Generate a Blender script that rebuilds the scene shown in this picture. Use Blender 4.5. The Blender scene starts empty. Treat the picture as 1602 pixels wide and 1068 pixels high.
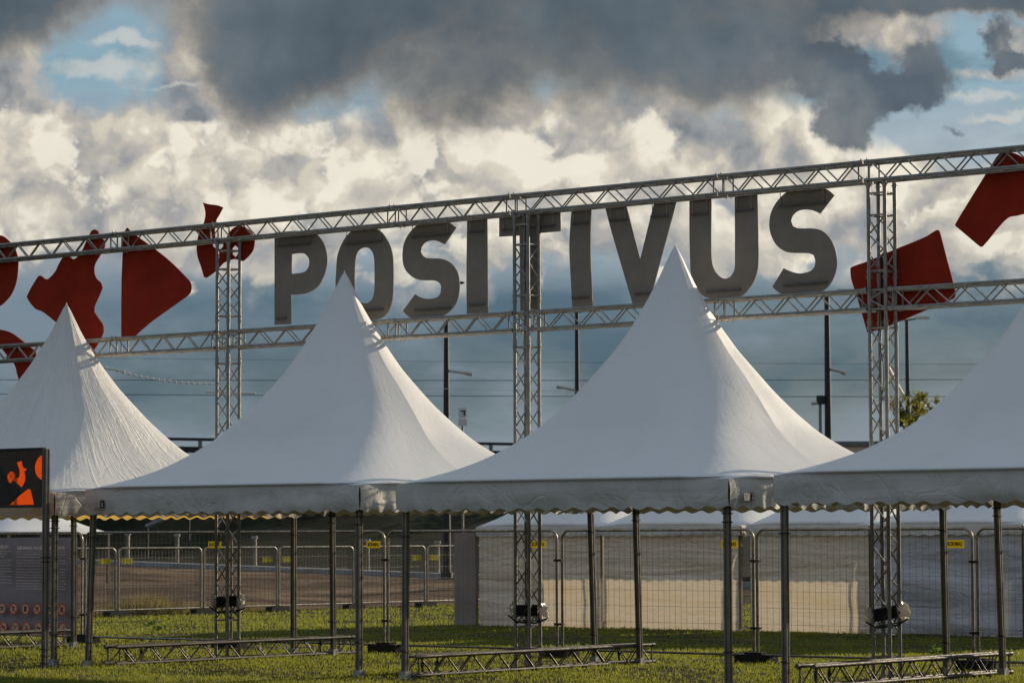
import bpy, math, random
import numpy as np
from mathutils import Vector, Matrix

random.seed(7)
rng = np.random.default_rng(11)
scene = bpy.context.scene
COL = scene.collection
R = math.radians

# ---------------------------------------------------------------- camera
# World frame: X runs along the truss gate (towards the right and nearer), Y runs square to it (away), metres.
CAM = Vector((30.87, -31.78, 1.82))
FWD = Vector((-0.6239, 0.7815, 0.0))
RGT = Vector((0.7815, 0.6239, 0.0))
PITCH, ROLL = 0.06666, -0.00322
cam_d = bpy.data.cameras.new('camera')
cam = bpy.data.objects.new('camera', cam_d)
COL.objects.link(cam)
cam_d.sensor_width = 36.0
cam_d.lens = 4566.0 / 1602.0 * 36.0
cam_d.clip_start = 0.5
cam_d.clip_end = 3000.0
_f = (FWD * math.cos(PITCH) + Vector((0, 0, 1)) * math.sin(PITCH)).normalized()
_u = RGT.cross(_f).normalized()
_r = RGT.copy()
cr, sr = math.cos(ROLL), math.sin(ROLL)
_r2 = _r * cr + _u * sr
_u2 = _u * cr - _r * sr
cam.matrix_world = Matrix(((_r2.x, _u2.x, -_f.x, CAM.x), (_r2.y, _u2.y, -_f.y, CAM.y), (_r2.z, _u2.z, -_f.z, CAM.z), (0, 0, 0, 1)))
cam_d.dof.use_dof = True
cam_d.dof.focus_distance = 40.0
cam_d.dof.aperture_fstop = 4.0
scene.camera = cam

# ---------------------------------------------------------------- view and light
scene.view_settings.view_transform = 'Standard'
scene.view_settings.look = 'None'
scene.view_settings.gamma = 1.0
scene.view_settings.exposure = 0.0
scene.view_settings.use_curve_mapping = False
SUN_AZ, SUN_EL = R(45.0), R(15.0)          # azimuth to the right of the view direction
sdir = (FWD * math.cos(SUN_AZ) + RGT * math.sin(SUN_AZ)) * math.cos(SUN_EL) + Vector((0, 0, math.sin(SUN_EL)))
sun_d = bpy.data.lights.new('sun', 'SUN')
sun_d.energy = 4.4
sun_d.angle = R(0.6)
sun_d.color = (1.0, 0.84, 0.62)
sun = bpy.data.objects.new('sun', sun_d)
COL.objects.link(sun)
sun.rotation_mode = 'QUATERNION'
sun.rotation_quaternion = sdir.to_track_quat('Z', 'Y')
sun.location = (0, 0, 60)


def lin(c):
    return tuple((v / 255 / 12.92) if v / 255 <= 0.04045 else ((v / 255 + 0.055) / 1.055) ** 2.4 for v in c)


def srgb(r, g, b):
    return (*lin((r, g, b)), 1.0)


class NT:
    """small helper for shader node trees"""
    def __init__(s, nt):
        s.nt = nt
        s.nt.nodes.clear()

    def n(s, kind, **kw):
        nd = s.nt.nodes.new(kind)
        for k, v in kw.items():
            setattr(nd, k, v)
        return nd

    def put(s, inp, v):
        if hasattr(v, 'is_linked') or isinstance(v, bpy.types.NodeSocket):
            s.nt.links.new(v, inp)
        elif v is not None:
            inp.default_value = v

    def m(s, op, a, b=None, c=None, clamp=False):
        nd = s.n('ShaderNodeMath', operation=op, use_clamp=clamp)
        for i, v in enumerate((a, b, c)):
            s.put(nd.inputs[i], v)
        return nd.outputs[0]

    def v(s, op, a, b=None, sc=None):
        nd = s.n('ShaderNodeVectorMath', operation=op)
        s.put(nd.inputs[0], a)
        s.put(nd.inputs[1], b)
        if sc is not None:
            s.put(nd.inputs['Scale'], sc)
        return nd.outputs['Value'] if op in ('LENGTH', 'DOT_PRODUCT', 'DISTANCE') else nd.outputs[0]

    def noise(s, vec, scale, detail=4, rough=0.55, dist=0.0, color=False, lac=2.0):
        nd = s.n('ShaderNodeTexNoise')
        s.put(nd.inputs['Vector'], vec)
        nd.inputs['Scale'].default_value = scale
        nd.inputs['Detail'].default_value = detail
        nd.inputs['Roughness'].default_value = rough
        nd.inputs['Distortion'].default_value = dist
        nd.inputs['Lacunarity'].default_value = lac
        return nd.outputs['Color'] if color else nd.outputs[0]

    def ss(s, x, a, b, lo=0.0, hi=1.0):
        nd = s.n('ShaderNodeMapRange', interpolation_type='SMOOTHSTEP')
        s.put(nd.inputs[0], x)
        for i, q in enumerate((a, b, lo, hi)):
            nd.inputs[i + 1].default_value = q
        return nd.outputs[0]

    def mix(s, f, a, b, mode='MIX'):
        nd = s.n('ShaderNodeMix', data_type='RGBA', blend_type=mode)
        s.put(nd.inputs[0], f)
        s.put(nd.inputs[6], a)
        s.put(nd.inputs[7], b)
        return nd.outputs[2]

    def ramp(s, x, stops, ease='LINEAR'):
        nd = s.n('ShaderNodeValToRGB')
        s.put(nd.inputs[0], x)
        cr_ = nd.color_ramp
        cr_.interpolation = ease
        while len(cr_.elements) < len(stops):
            cr_.elements.new(0.5)
        for e, (p, c) in zip(cr_.elements, stops):
            e.position = p
            e.color = c
        return nd.outputs[0]

    def comb(s, x, y, z):
        nd = s.n('ShaderNodeCombineXYZ')
        for i, q in enumerate((x, y, z)):
            s.put(nd.inputs[i], q)
        return nd.outputs[0]


# ---------------------------------------------------------------- sky (world)
world = bpy.data.worlds.new('World')
scene.world = world
world.use_nodes = True
world.cycles.sampling_method = 'MANUAL'
world.cycles.sample_map_resolution = 256
W = NT(world.node_tree)
out = W.n('ShaderNodeOutputWorld')
bg = W.n('ShaderNodeBackground')
sky = W.n('ShaderNodeTexSky', sky_type='NISHITA', sun_disc=False)
sky.sun_elevation = SUN_EL
sky.sun_rotation = math.atan2(sdir.x, sdir.y)
SKY_S = 0.1
D = W.v('NORMALIZE', W.n('ShaderNodeTexCoord').outputs['Generated'])
K = 4.566                                   # one unit = 1000 pixels of the photograph's scale
Uc = W.v('DOT_PRODUCT', D, tuple(RGT * K))
Fc = W.v('DOT_PRODUCT', D, tuple(FWD))
Vc = W.v('DOT_PRODUCT', D, (0, 0, K))
Vc2 = W.m('ADD', Vc, 0.0)
back = W.m('MULTIPLY', W.m('LESS_THAN', Fc, 0.0), 20.0)
P3 = W.v('SCALE', D, sc=K)
# warp
w1 = W.v('SUBTRACT', W.noise(P3, 5.0, 3, 0.6, color=True), (0.5, 0.5, 0.5))
w2 = W.v('SUBTRACT', W.noise(P3, 22.0, 4, 0.6, color=True), (0.5, 0.5, 0.5))
P2 = W.comb(W.m('ADD', Uc, back), Vc2, 0.0)


def warped(a1, a2):
    p = W.v('ADD', P2, W.v('SCALE', w1, sc=a1))
    p = W.v('ADD', p, W.v('SCALE', w2, sc=a2))
    return W.v('MULTIPLY', p, (1, 1, 0))


def field(pos, blobs):
    tot = None
    for b in blobs:
        x, y, rx, ry = b[:4]
        wt = b[4] if len(b) > 4 else 1.0
        c = ((x - 801) / 1000, (838 - y) / 1000, 0)
        q = W.v('MULTIPLY', W.v('SUBTRACT', pos, c), (1000 / rx, 1000 / ry, 0))
        d = W.v('LENGTH', q)
        s_ = W.ss(d, 0.25, 1.75, wt, 0.0)
        tot = s_ if tot is None else W.m('ADD', tot, s_)
    return tot


PW = warped(0.09, 0.03)
fine = W.noise(P3, 4.6, 8, 0.52, dist=0.15)
rag = W.noise(P3, 13.0, 9, 0.62)
broad = W.noise(P3, 2.6, 4, 0.5)
P3b = W.v('ADD', P3, tuple(RGT * 0.030 + Vector((0, 0, 0.045))))
fineb = W.noise(P3b, 4.6, 8, 0.52, dist=0.15)
emb = W.m('SUBTRACT', fine, fineb)
# clear blue and the far rain bank, by elevation
grad = W.ramp(W.m('DIVIDE', Vc2, 1.0), [
    (0.0, srgb(176, 180, 182)), (0.10, srgb(132, 150, 164)), (0.17, srgb(86, 112, 130)), (0.25, srgb(60, 90, 111)), (0.36, srgb(72, 102, 124)),
    (0.46, srgb(146, 162, 176)), (0.60, srgb(160, 176, 188)), (0.72, srgb(134, 168, 186)), (0.86, srgb(136, 168, 186)), (1.0, srgb(122, 156, 182))], 'EASE')
clear = W.mix(0.12, grad, W.v('SCALE', sky.outputs[0], sc=SKY_S))
strat = W.noise(W.v('MULTIPLY', P3, (1, 1, 2.6)), 3.4, 6, 0.55)
clear = W.mix(W.m('MULTIPLY', W.ss(strat, 0.47, 0.66), 0.5), clear, srgb(140, 152, 166))
clear = W.mix(W.m('MULTIPLY', W.ss(strat, 0.5, 0.34), 0.5), clear, srgb(62, 92, 112))

# cumulus
cum_blobs = [(100, 290, 280, 120, .8), (560, 260, 420, 110, .8), (930, 235, 280, 110, .85), (0, 130, 90, 130, .8), (1440, 320, 170, 60, .95), (1590, 380, 60, 45, .5),
             (1330, 72, 100, 40), (1430, 48, 90, 25, .8), (1575, 75, 50, 36, .8), (1550, 128, 70, 12, .6), (300, 70, 90, 90, .7),
             (450, 480, 110, 26, .4), (150, 505, 70, 18, .4), (-300, 300, 300, 150), (1950, 330, 300, 120), (800, 380, 1000, 90, .5), (1200, 240, 90, 60, .4)]
fc = field(PW, cum_blobs)
gen = W.ss(broad, 0.42, 0.72)                # cloud cover beyond the frame
far = W.m('MAXIMUM', W.ss(W.m('ABSOLUTE', Uc), 0.85, 1.6), W.m('MAXIMUM', W.ss(Vc2, 0.95, 1.5), W.m('LESS_THAN', Fc, 0.0)))
fc = W.m('MINIMUM', W.m('ADD', fc, W.m('MULTIPLY', W.m('MULTIPLY', gen, far), 0.9)), 1.15)


def billow(p, sc):
    a1 = W.m('ABSOLUTE', W.m('SUBTRACT', W.noise(p, sc, 1, 0.5, dist=0.3), 0.5))
    a2 = W.m('ABSOLUTE', W.m('SUBTRACT', W.noise(p, sc * 2.3, 2, 0.5), 0.5))
    a3 = W.m('ABSOLUTE', W.m('SUBTRACT', W.noise(p, sc * 5.5, 3, 0.55), 0.5))
    return W.m('ADD', W.m('ADD', W.m('MULTIPLY', a1, 2.4), W.m('MULTIPLY', a2, 1.3)), W.m('MULTIPLY', a3, 0.7))


bil = billow(P3, 4.6)
bil2 = billow(P3b, 4.6)
fc = W.m('ADD', fc, W.m('MULTIPLY', W.m('SUBTRACT', fine, 0.5), 2.6))
fc = W.m('ADD', fc, W.m('MULTIPLY', W.m('SUBTRACT', bil, 0.38), 0.5))
cmask = W.ss(fc, 0.28, 0.80)
tone = W.m('ADD', W.m('MULTIPLY', emb, 1.3), W.m('MULTIPLY', W.m('SUBTRACT', broad, 0.5), 1.5))
tone = W.m('ADD', tone, W.m('MULTIPLY', W.m('SUBTRACT', bil, bil2), 0.85))
tone = W.m('ADD', tone, W.m('MULTIPLY', W.m('SUBTRACT', bil, 0.38), 0.5))
glow = field(P2, [(820, 225, 420, 130, .26), (80, 270, 200, 120, .12), (520, 300, 150, 60, .1)])
tone = W.m('ADD', W.m('ADD', tone, 0.50), glow)
ccol = W.ramp(tone, [(0.0, srgb(126, 132, 138)), (0.25, srgb(152, 154, 156)), (0.5, srgb(180, 176, 170)), (0.75, srgb(210, 203, 188)), (1.0, srgb(240, 233, 216))], 'EASE')
# clouds lower down are greyer, bluer
ccol = W.mix(W.ss(Vc2, 0.58, 0.36, 0.0, 0.4), ccol, srgb(140, 150, 160))
lower = W.ss(Vc2, 0.22, 0.36)
clear = W.mix(W.m('MULTIPLY', cmask, lower), clear, ccol)
# nearer, crisper heaps with lit shoulders and grey undersides
SQ = (1.0, 1.0, 1.35)
Q3 = W.v('ADD', W.v('MULTIPLY', P3, SQ), W.v('SCALE', w2, sc=0.05))
for off_, sc_, lo_, hi_, th_, amt in (((3.1, 1.7, 0.4), 3.6, 0.22, 0.46, 0.505, 0.95), ((8.3, 4.1, 2.2), 6.5, 0.20, 0.46, 0.525, 0.85)):
    qa = W.v('ADD', Q3, off_)
    qb = W.v('ADD', qa, tuple(RGT * 0.035 + Vector((0, 0, 0.055))))
    na, nb_ = W.noise(qa, sc_, 11, 0.545, dist=0.3), W.noise(qb, sc_, 6, 0.52, dist=0.3)
    cov = W.m('MULTIPLY', W.ss(Vc2, lo_, hi_), W.ss(Vc2, 0.86, 0.62))
    cov = W.m('SUBTRACT', cov, field(P2, [(1260, 230, 150, 90, .22), (1540, 200, 160, 90, .2), (200, 130, 160, 60, .25)]))
    mk = W.m('ADD', na, W.m('MULTIPLY', W.m('SUBTRACT', cov, 1.0), 0.5))
    mk = W.m('ADD', mk, W.m('MULTIPLY', W.m('SUBTRACT', bil, 0.38), 0.05))
    mk2 = W.ss(mk, th_ - 0.015, th_ + 0.045)
    tn = W.m('ADD', W.m('MULTIPLY', W.m('SUBTRACT', na, nb_), 3.6), W.m('MULTIPLY', W.m('SUBTRACT', bil, bil2), 0.35))
    tn = W.m('ADD', W.m('ADD', tn, 0.60), W.m('MULTIPLY', glow, 0.8))
    tn = W.m('SUBTRACT', tn, W.ss(mk, th_ + 0.04, th_ + 0.2, 0.0, 0.22))
    tn = W.m('ADD', tn, W.ss(Vc2, 0.60, 0.38, 0.0, -0.16))
    cc_ = W.ramp(tn, [(0.0, srgb(138, 142, 148)), (0.3, srgb(162, 162, 162)), (0.55, srgb(190, 186, 177)), (0.8, srgb(216, 209, 194)), (1.0, srgb(240, 233, 217))], 'EASE')
    clear = W.mix(W.m('MULTIPLY', mk2, amt), clear, cc_)
# streaks of cirrus
PC = warped(0.07, 0.05)
cir = field(PC, [(150, 112, 95, 15, 1.1), (200, 68, 60, 9), (300, 140, 60, 5, .9), (1530, 160, 55, 8, .9), (1560, 197, 70, 8, .9), (240, 90, 90, 50, .3), (1480, 190, 140, 60, .25)])
cir = W.m('ADD', cir, W.m('MULTIPLY', W.m('SUBTRACT', rag, 0.5), 1.8))
clear = W.mix(W.ss(cir, 0.25, 1.4, 0, 0.6), clear, srgb(214, 212, 204))
# dark cloud
PD = warped(0.07, 0.05)
dark_blobs = [(820, -30, 520, 190, 1.4), (450, 70, 90, 110, .75), (1150, 60, 130, 80, .5), (1420, 4, 190, 24, .9), (1560, 8, 110, 30, .9), (390, 160, 50, 60, .4),
              (20, 5, 100, 80, 1.1), (740, 165, 90, 50, .3), (800, -260, 900, 200), (0, -160, 300, 150), (1500, -190, 500, 180)]
scraps = [(1235, 90, 80, 50, .8), (1300, 112, 50, 32, .8), (1345, 165, 70, 42, .95), (1440, 120, 45, 44, .95), (1400, 165, 50, 30, .7), (1320, 215, 40, 32, .8), (1553, 80, 22, 48, .95),
          (1585, 112, 40, 15, .9), (1480, 218, 20, 8, .6)]
fd = W.m('MINIMUM', field(PD, dark_blobs), 1.4)
fd = W.m('ADD', fd, W.m('MULTIPLY', W.m('MULTIPLY', W.ss(W.noise(P3, 1.6, 4, 0.5), 0.40, 0.58), far), 1.0))
fd = W.m('ADD', fd, W.m('MULTIPLY', W.m('SUBTRACT', fine, 0.5), 1.9))
fd = W.m('ADD', fd, W.m('MULTIPLY', W.m('SUBTRACT', rag, 0.5), 0.7))
dmask = W.ss(fd, 0.22, 1.05)
dtone = W.m('ADD', W.m('MULTIPLY', W.m('SUBTRACT', broad, 0.5), 1.6), W.m('MULTIPLY', emb, 1.3))
dtone = W.m('ADD', dtone, 0.5)
dcol = W.ramp(dtone, [(0.1, srgb(72, 84, 94)), (0.5, srgb(90, 103, 113)), (0.9, srgb(118, 126, 132))])
thin = W.mix(W.ss(fd, 0.35, 1.5), srgb(148, 142, 134), dcol)
final = W.mix(dmask, clear, thin)
PS = warped(0.045, 0.075)
fs_ = W.m('ADD', field(PS, scraps), W.m('MULTIPLY', W.m('SUBTRACT', rag, 0.5), 1.5))
fs_ = W.m('ADD', fs_, W.m('MULTIPLY', W.m('SUBTRACT', fine, 0.5), 0.7))
scol = W.ramp(W.m('ADD', W.m('MULTIPLY', emb, 2.2), 0.5), [(0.1, srgb(72, 82, 92)), (0.5, srgb(88, 99, 110)), (0.9, srgb(120, 126, 130))])
final = W.mix(W.ss(fs_, 0.24, 0.84, 0.0, 0.95), final, scol)
behind_view = W.ss(W.v('DOT_PRODUCT', D, tuple((FWD + RGT * 0.1).normalized())), 0.25, -0.75)  # masks the unseen sky behind the camera, recoloured to shape the ambient light
final = W.mix(W.m('MULTIPLY', behind_view, 0.8), final, W.mix(W.ss(Vc, 0.2, 2.6), srgb(84, 86, 84), W.mix(dmask, srgb(170, 188, 212), srgb(138, 151, 168))))
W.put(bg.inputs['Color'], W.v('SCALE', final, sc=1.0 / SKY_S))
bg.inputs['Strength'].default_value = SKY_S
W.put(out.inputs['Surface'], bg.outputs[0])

# ---------------------------------------------------------------- builders
class MB:
    def __init__(s):
        s.v, s.f, s.mi = [], [], []

    def add(s, vs, fs, mi=0):
        o = len(s.v)
        s.v += [tuple(p) for p in vs]
        s.f += [tuple(i + o for i in f) for f in fs]
        s.mi += [mi] * len(fs)
        return s

    def box(s, c, d, rz=0.0, mi=0):
        x, y, z = (q / 2 for q in d)
        ca, sa = math.cos(rz), math.sin(rz)
        vs = []
        for dz in (-z, z):
            for dx, dy in ((-x, -y), (x, -y), (x, y), (-x, y)):
                vs.append((c[0] + dx * ca - dy * sa, c[1] + dx * sa + dy * ca, c[2] + dz))
        return s.add(vs, [(0, 3, 2, 1), (4, 5, 6, 7), (0, 1, 5, 4), (1, 2, 6, 5), (2, 3, 7, 6), (3, 0, 4, 7)], mi)

    def tube(s, pts, r, n=8, cap=True, mi=0):
        pts = [Vector(p) for p in pts]
        rs = r if isinstance(r, (list, tuple)) else [r] * len(pts)
        rings = []
        ref = None
        for i, p in enumerate(pts):
            a = pts[max(i - 1, 0)]
            b = pts[min(i + 1, len(pts) - 1)]
            d = (b - a).normalized()
            if ref is None:
                ref = Vector((0, 0, 1)) if abs(d.z) < 0.9 else Vector((1, 0, 0))
            x = (ref - d * ref.dot(d)).normalized()
            ref = x
            y = d.cross(x)
            rings.append([p + (x * math.cos(2 * math.pi * k / n) + y * math.sin(2 * math.pi * k / n)) * rs[i] for k in range(n)])
        vs = [q for rg in rings for q in rg]
        fs = []
        for i in range(len(pts) - 1):
            for k in range(n):
                k2 = (k + 1) % n
                fs.append((i * n + k, i * n + k2, (i + 1) * n + k2, (i + 1) * n + k))
        if cap:
            fs.append(tuple(range(n))[::-1])
            fs.append(tuple((len(pts) - 1) * n + k for k in range(n)))
        return s.add(vs, fs, mi)

    def prism(s, poly, z0, z1, mi=0):
        n = len(poly)
        vs = [(x, y, z0) for x, y in poly] + [(x, y, z1) for x, y in poly]
        fs = [(k, (k + 1) % n, n + (k + 1) % n, n + k) for k in range(n)] + [tuple(range(n))[::-1], tuple(range(n, 2 * n))]
        return s.add(vs, fs, mi)

    def mesh(s, name, mats, smooth=False):
        me = bpy.data.meshes.new(name)
        me.from_pydata(s.v, [], s.f)
        for m_ in (mats if isinstance(mats, (list, tuple)) else [mats]):
            me.materials.append(m_)
        if any(s.mi):
            me.polygons.foreach_set('material_index', s.mi)
        if smooth:
            me.polygons.foreach_set('use_smooth', [True] * len(s.f))
            try:
                me.set_sharp_from_angle(angle=R(40))
            except Exception:
                pass
        me.update()
        return me

    def build(s, name, mats, parent=None, smooth=False, loc=None):
        return link(name, s.mesh(name, mats, smooth), parent, loc)


def link(name, me, parent=None, loc=None):
    o = bpy.data.objects.new(name, me)
    COL.objects.link(o)
    if parent:
        o.parent = parent
    if loc is not None:
        o.location = loc
    return o


def tag(o, label=None, cat=None, group=None, kind=None):
    if label:
        o['label'] = label
    if cat:
        o['category'] = cat
    if group:
        o['group'] = group
    if kind:
        o['kind'] = kind
    return o


def thing(name, label, cat, loc=(0, 0, 0), rot=(0, 0, 0), group=None):
    o = bpy.data.objects.new(name, None)
    o.empty_display_size = 0.2
    COL.objects.link(o)
    o.location = loc
    o.rotation_euler = rot
    return tag(o, label, cat, group)


def kids(o):
    return [c for c in bpy.data.objects if c.parent == o]


# ---------------------------------------------------------------- materials
def mat(name, color, rough=0.6, metal=0.0, var=0.0, vscale=8.0, bump=0.0, bscale=40.0, transl=None, tmix=0.3, col2=None, spec=None, extra=None):
    m_ = bpy.data.materials.new(name)
    m_.use_nodes = True
    t = NT(m_.node_tree)
    o = t.n('ShaderNodeOutputMaterial')
    p = t.n('ShaderNodeBsdfPrincipled')
    tc = t.n('ShaderNodeTexCoord').outputs['Object']
    c = (*color, 1.0)
    if var or col2:
        nz = t.noise(tc, vscale, 6, 0.62)
        c2 = (*(col2 or tuple(min(1, q * (1 - var)) for q in color)), 1.0)
        c1 = (*(color if col2 else tuple(min(1, q * (1 + var)) for q in color)), 1.0)
        c = t.mix(t.ss(nz, 0.35, 0.65), c2, c1)
        rr = t.ss(t.noise(tc, vscale * 2.3, 4), 0.3, 0.7, max(0.05, rough - 0.1), min(1, rough + 0.1))
        t.put(p.inputs['Roughness'], rr)
    else:
        p.inputs['Roughness'].default_value = rough
    t.put(p.inputs['Base Color'], c)
    p.inputs['Metallic'].default_value = metal
    if spec is not None:
        p.inputs['Specular IOR Level'].default_value = spec
    if bump:
        b = t.n('ShaderNodeBump')
        b.inputs['Strength'].default_value = bump
        b.inputs['Distance'].default_value = 0.02
        t.put(b.inputs['Height'], t.noise(tc, bscale, 5, 0.6))
        t.put(p.inputs['Normal'], b.outputs[0])
    sh = p.outputs[0]
    if transl:
        tr = t.n('ShaderNodeBsdfTranslucent')
        tr.inputs['Color'].default_value = (*transl, 1)
        mx = t.n('ShaderNodeMixShader')
        mx.inputs[0].default_value = tmix
        t.put(mx.inputs[1], sh)
        t.put(mx.inputs[2], tr.outputs[0])
        sh = mx.outputs[0]
    t.put(o.inputs['Surface'], sh)
    return m_


def fabric_mat(name, color, transl, tmix, wr=0.5, radial=0.0, dirt=0.12, rough=0.42, fold=0.0):
    """coated tent cloth: soft creases, faint dirt, light showing through"""
    m_ = bpy.data.materials.new(name)
    m_.use_nodes = True
    t = NT(m_.node_tree)
    o = t.n('ShaderNodeOutputMaterial')
    p = t.n('ShaderNodeBsdfPrincipled')
    tcn = t.n('ShaderNodeTexCoord')
    tc = tcn.outputs['Object']
    oi = t.n('ShaderNodeObjectInfo').outputs['Random']
    off = t.v('ADD', tc, t.comb(t.m('MULTIPLY', oi, 37.0), t.m('MULTIPLY', oi, 11.0), 0.0))
    d1 = t.ss(t.noise(off, 1.3, 7, 0.65), 0.45, 0.75, 0.0, dirt)
    d2 = t.ss(t.noise(off, 30, 3, 0.5), 0.72, 0.8, 0.0, dirt * 2.2)
    c = t.mix(d1, (*color, 1), (color[0] * 0.72, color[1] * 0.7, color[2] * 0.62, 1))
    c = t.mix(d2, c, (color[0] * 0.5, color[1] * 0.46, color[2] * 0.4, 1))
    t.put(p.inputs['Base Color'], c)
    p.inputs['Roughness'].default_value = rough
    h = t.m('MULTIPLY', t.noise(off, 2.2, 5, 0.55, dist=0.8), wr)
    rid = t.m('ABSOLUTE', t.m('SUBTRACT', t.noise(off, 1.6, 4, 0.5, dist=1.5), 0.5))
    h = t.m('ADD', h, t.m('MULTIPLY', t.ss(rid, 0.0, 0.06, 0.0, 1.0), wr * 0.25))
    if radial:
        uv = t.v('MULTIPLY', tcn.outputs['UV'], (26, 2.2, 1))
        rn = t.m('ABSOLUTE', t.m('SUBTRACT', t.noise(uv, 1.0, 5, 0.6, dist=0.6), 0.5))
        h = t.m('ADD', h, t.m('MULTIPLY', t.ss(rn, 0.0, 0.2, 0.0, 1.0), radial))
    if fold:
        fv = t.v('MULTIPLY', off, (0.35, 0.35, 2.6))
        h = t.m('ADD', h, t.m('MULTIPLY', t.noise(fv, 1.0, 3, 0.5, dist=1.2), fold))
    b = t.n('ShaderNodeBump')
    b.inputs['Strength'].default_value = 0.6
    b.inputs['Distance'].default_value = 0.06
    t.put(b.inputs['Height'], h)
    t.put(p.inputs['Normal'], b.outputs[0])
    tr = t.n('ShaderNodeBsdfTranslucent')
    tr.inputs['Color'].default_value = (*transl, 1)
    mx = t.n('ShaderNodeMixShader')
    mx.inputs[0].default_value = tmix
    t.put(mx.inputs[1], p.outputs[0])
    t.put(mx.inputs[2], tr.outputs[0])
    t.put(o.inputs['Surface'], mx.outputs[0])
    return m_


M = {}
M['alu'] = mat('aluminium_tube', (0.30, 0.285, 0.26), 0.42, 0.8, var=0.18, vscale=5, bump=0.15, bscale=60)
M['alu_ground'] = mat('dark_aluminium', (0.13, 0.12, 0.105), 0.6, 0.35, var=0.25, vscale=7, bump=0.15, bscale=60)  # darker, rougher and less metallic than the beam tubes
M['alu_dull'] = mat('dull_aluminium', (0.42, 0.42, 0.41), 0.45, 0.75, var=0.2, vscale=6)
M['post'] = mat('tent_post_aluminium', (0.22, 0.20, 0.17), 0.42, 0.6, var=0.2, vscale=3, bump=0.1, bscale=30)
M['galv'] = mat('galvanised_steel', (0.28, 0.26, 0.23), 0.42, 0.75, var=0.25, vscale=9)
M['wire'] = mat('fence_wire', (0.20, 0.18, 0.16), 0.55, 0.5)
M['black'] = mat('black_strap', (0.015, 0.015, 0.016), 0.55)
M['rubber'] = mat('rubber_block', (0.022, 0.021, 0.020), 0.85, var=0.3, vscale=12, bump=0.4, bscale=30)
M['tent'] = fabric_mat('tent_roof_cloth', (0.90, 0.90, 0.90), (0.85, 0.76, 0.60), 0.08, 0.10, radial=0.02, rough=.5, dirt=.16)
M['tent_wrinkled'] = fabric_mat('wrinkled_tent_roof_cloth', (0.86, 0.85, 0.83), (0.85, 0.76, 0.60), 0.10, 0.35, radial=0.20, rough=.5)
M['valance'] = fabric_mat('tent_valance_cloth', (0.64, 0.62, 0.57), (0.40, 0.36, 0.16), 0.02, 0.5, fold=0.5, rough=.62)  # show-through kept dim and olive, standing for valances out of the sun
M['valance_sunlit'] = fabric_mat('sunlit_tent_valance_cloth', (0.70, 0.69, 0.65), (0.95, 0.62, 0.16), 0.36, 0.5, fold=0.5, rough=.62)  # sunlit copy of the valance cloth, yellow glow put into its show-through colour
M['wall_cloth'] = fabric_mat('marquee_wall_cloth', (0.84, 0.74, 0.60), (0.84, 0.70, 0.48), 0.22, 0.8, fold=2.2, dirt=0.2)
M['wall_shaded'] = fabric_mat('shaded_marquee_wall_cloth', (0.50, 0.51, 0.54), (0.5, 0.45, 0.35), 0.06, 0.6, fold=2.2, dirt=0.25)  # darker copy of the wall cloth, the unlit walls' shade put into its colour
M['letter'] = mat('letter_back_board', (0.27, 0.228, 0.185), 0.75, 0.0, var=0.13, vscale=1.3, bump=0.12, bscale=14)
M['letter_trim'] = mat('letter_batten', (0.12, 0.11, 0.10), 0.6, var=0.15)
M['red'] = mat('red_board', (0.32, 0.026, 0.010), 0.8, 0.0, var=0.14, vscale=1.6, bump=0.1, bscale=10, spec=0.15)
M['yellow'] = mat('yellow_plate', (0.74, 0.62, 0.03), 0.5, var=0.08, transl=(0.85, 0.75, 0.03), tmix=0.3)
M['ink'] = mat('black_ink', (0.015, 0.013, 0.012), 0.6)
M['banner'] = mat('mauve_grey_banner', (0.30, 0.25, 0.255), 0.75, var=0.12, vscale=1.5, bump=0.2, bscale=3)
M['banner_ink'] = mat('pale_pink_print', (1.0, 0.80, 0.66), 0.7)
M['ring'] = mat('red_print', (0.62, 0.10, 0.04), 0.7)
M['disc'] = mat('cream_print', (0.80, 0.50, 0.33), 0.7)
M['signblack'] = mat('black_sign_print', (0.016, 0.013, 0.011), 0.55, var=0.2)
M['signbrown'] = mat('brown_sign_print', (0.05, 0.03, 0.018), 0.55, var=0.2)
M['orange'] = mat('orange_sign_print', (1.0, 0.2, 0.03), 0.6, var=0.06, transl=(1.0, 0.34, 0.03), tmix=0.5)
M['plastic'] = mat('clear_plastic_wrap', (0.7, 0.7, 0.68), 0.25, transl=(0.8, 0.78, 0.72), tmix=0.5)
M['concrete'] = mat('concrete', (0.30, 0.29, 0.28), 0.85, var=0.25, vscale=2.5, bump=0.3)
M['kerb'] = mat('pale_kerb_concrete', (0.25, 0.25, 0.26), 0.8, var=0.2, vscale=1.2, bump=0.3)
M['darksteel'] = mat('dark_painted_steel', (0.03, 0.032, 0.035), 0.55, 0.2, var=0.2)
M['lampwhite'] = mat('pale_lamp_housing', (0.62, 0.58, 0.52), 0.5, var=0.1)
M['signwhite'] = mat('white_road_sign', (0.72, 0.72, 0.72), 0.5)
M['bark'] = mat('bark', (0.07, 0.05, 0.035), 0.9, var=0.3, bump=0.6, bscale=12)
M['leaf'] = mat('yellow_green_leaf', (0.11, 0.12, 0.03), 0.6, var=0.4, vscale=1.4, transl=(0.34, 0.32, 0.05), tmix=0.42)
M['bush'] = mat('dark_bush_leaf', (0.018, 0.024, 0.008), 0.75, var=0.4, vscale=0.8, transl=(0.05, 0.07, 0.01), tmix=0.2)
M['bankgrass'] = mat('bank_grass', (0.013, 0.016, 0.006), 0.95, var=0.5, vscale=0.5, bump=0.6, bscale=3, spec=0.1)
M['render_wall'] = mat('beige_rendered_wall', (0.85, 0.66, 0.52), 0.8, var=0.06, vscale=1.0)
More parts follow.
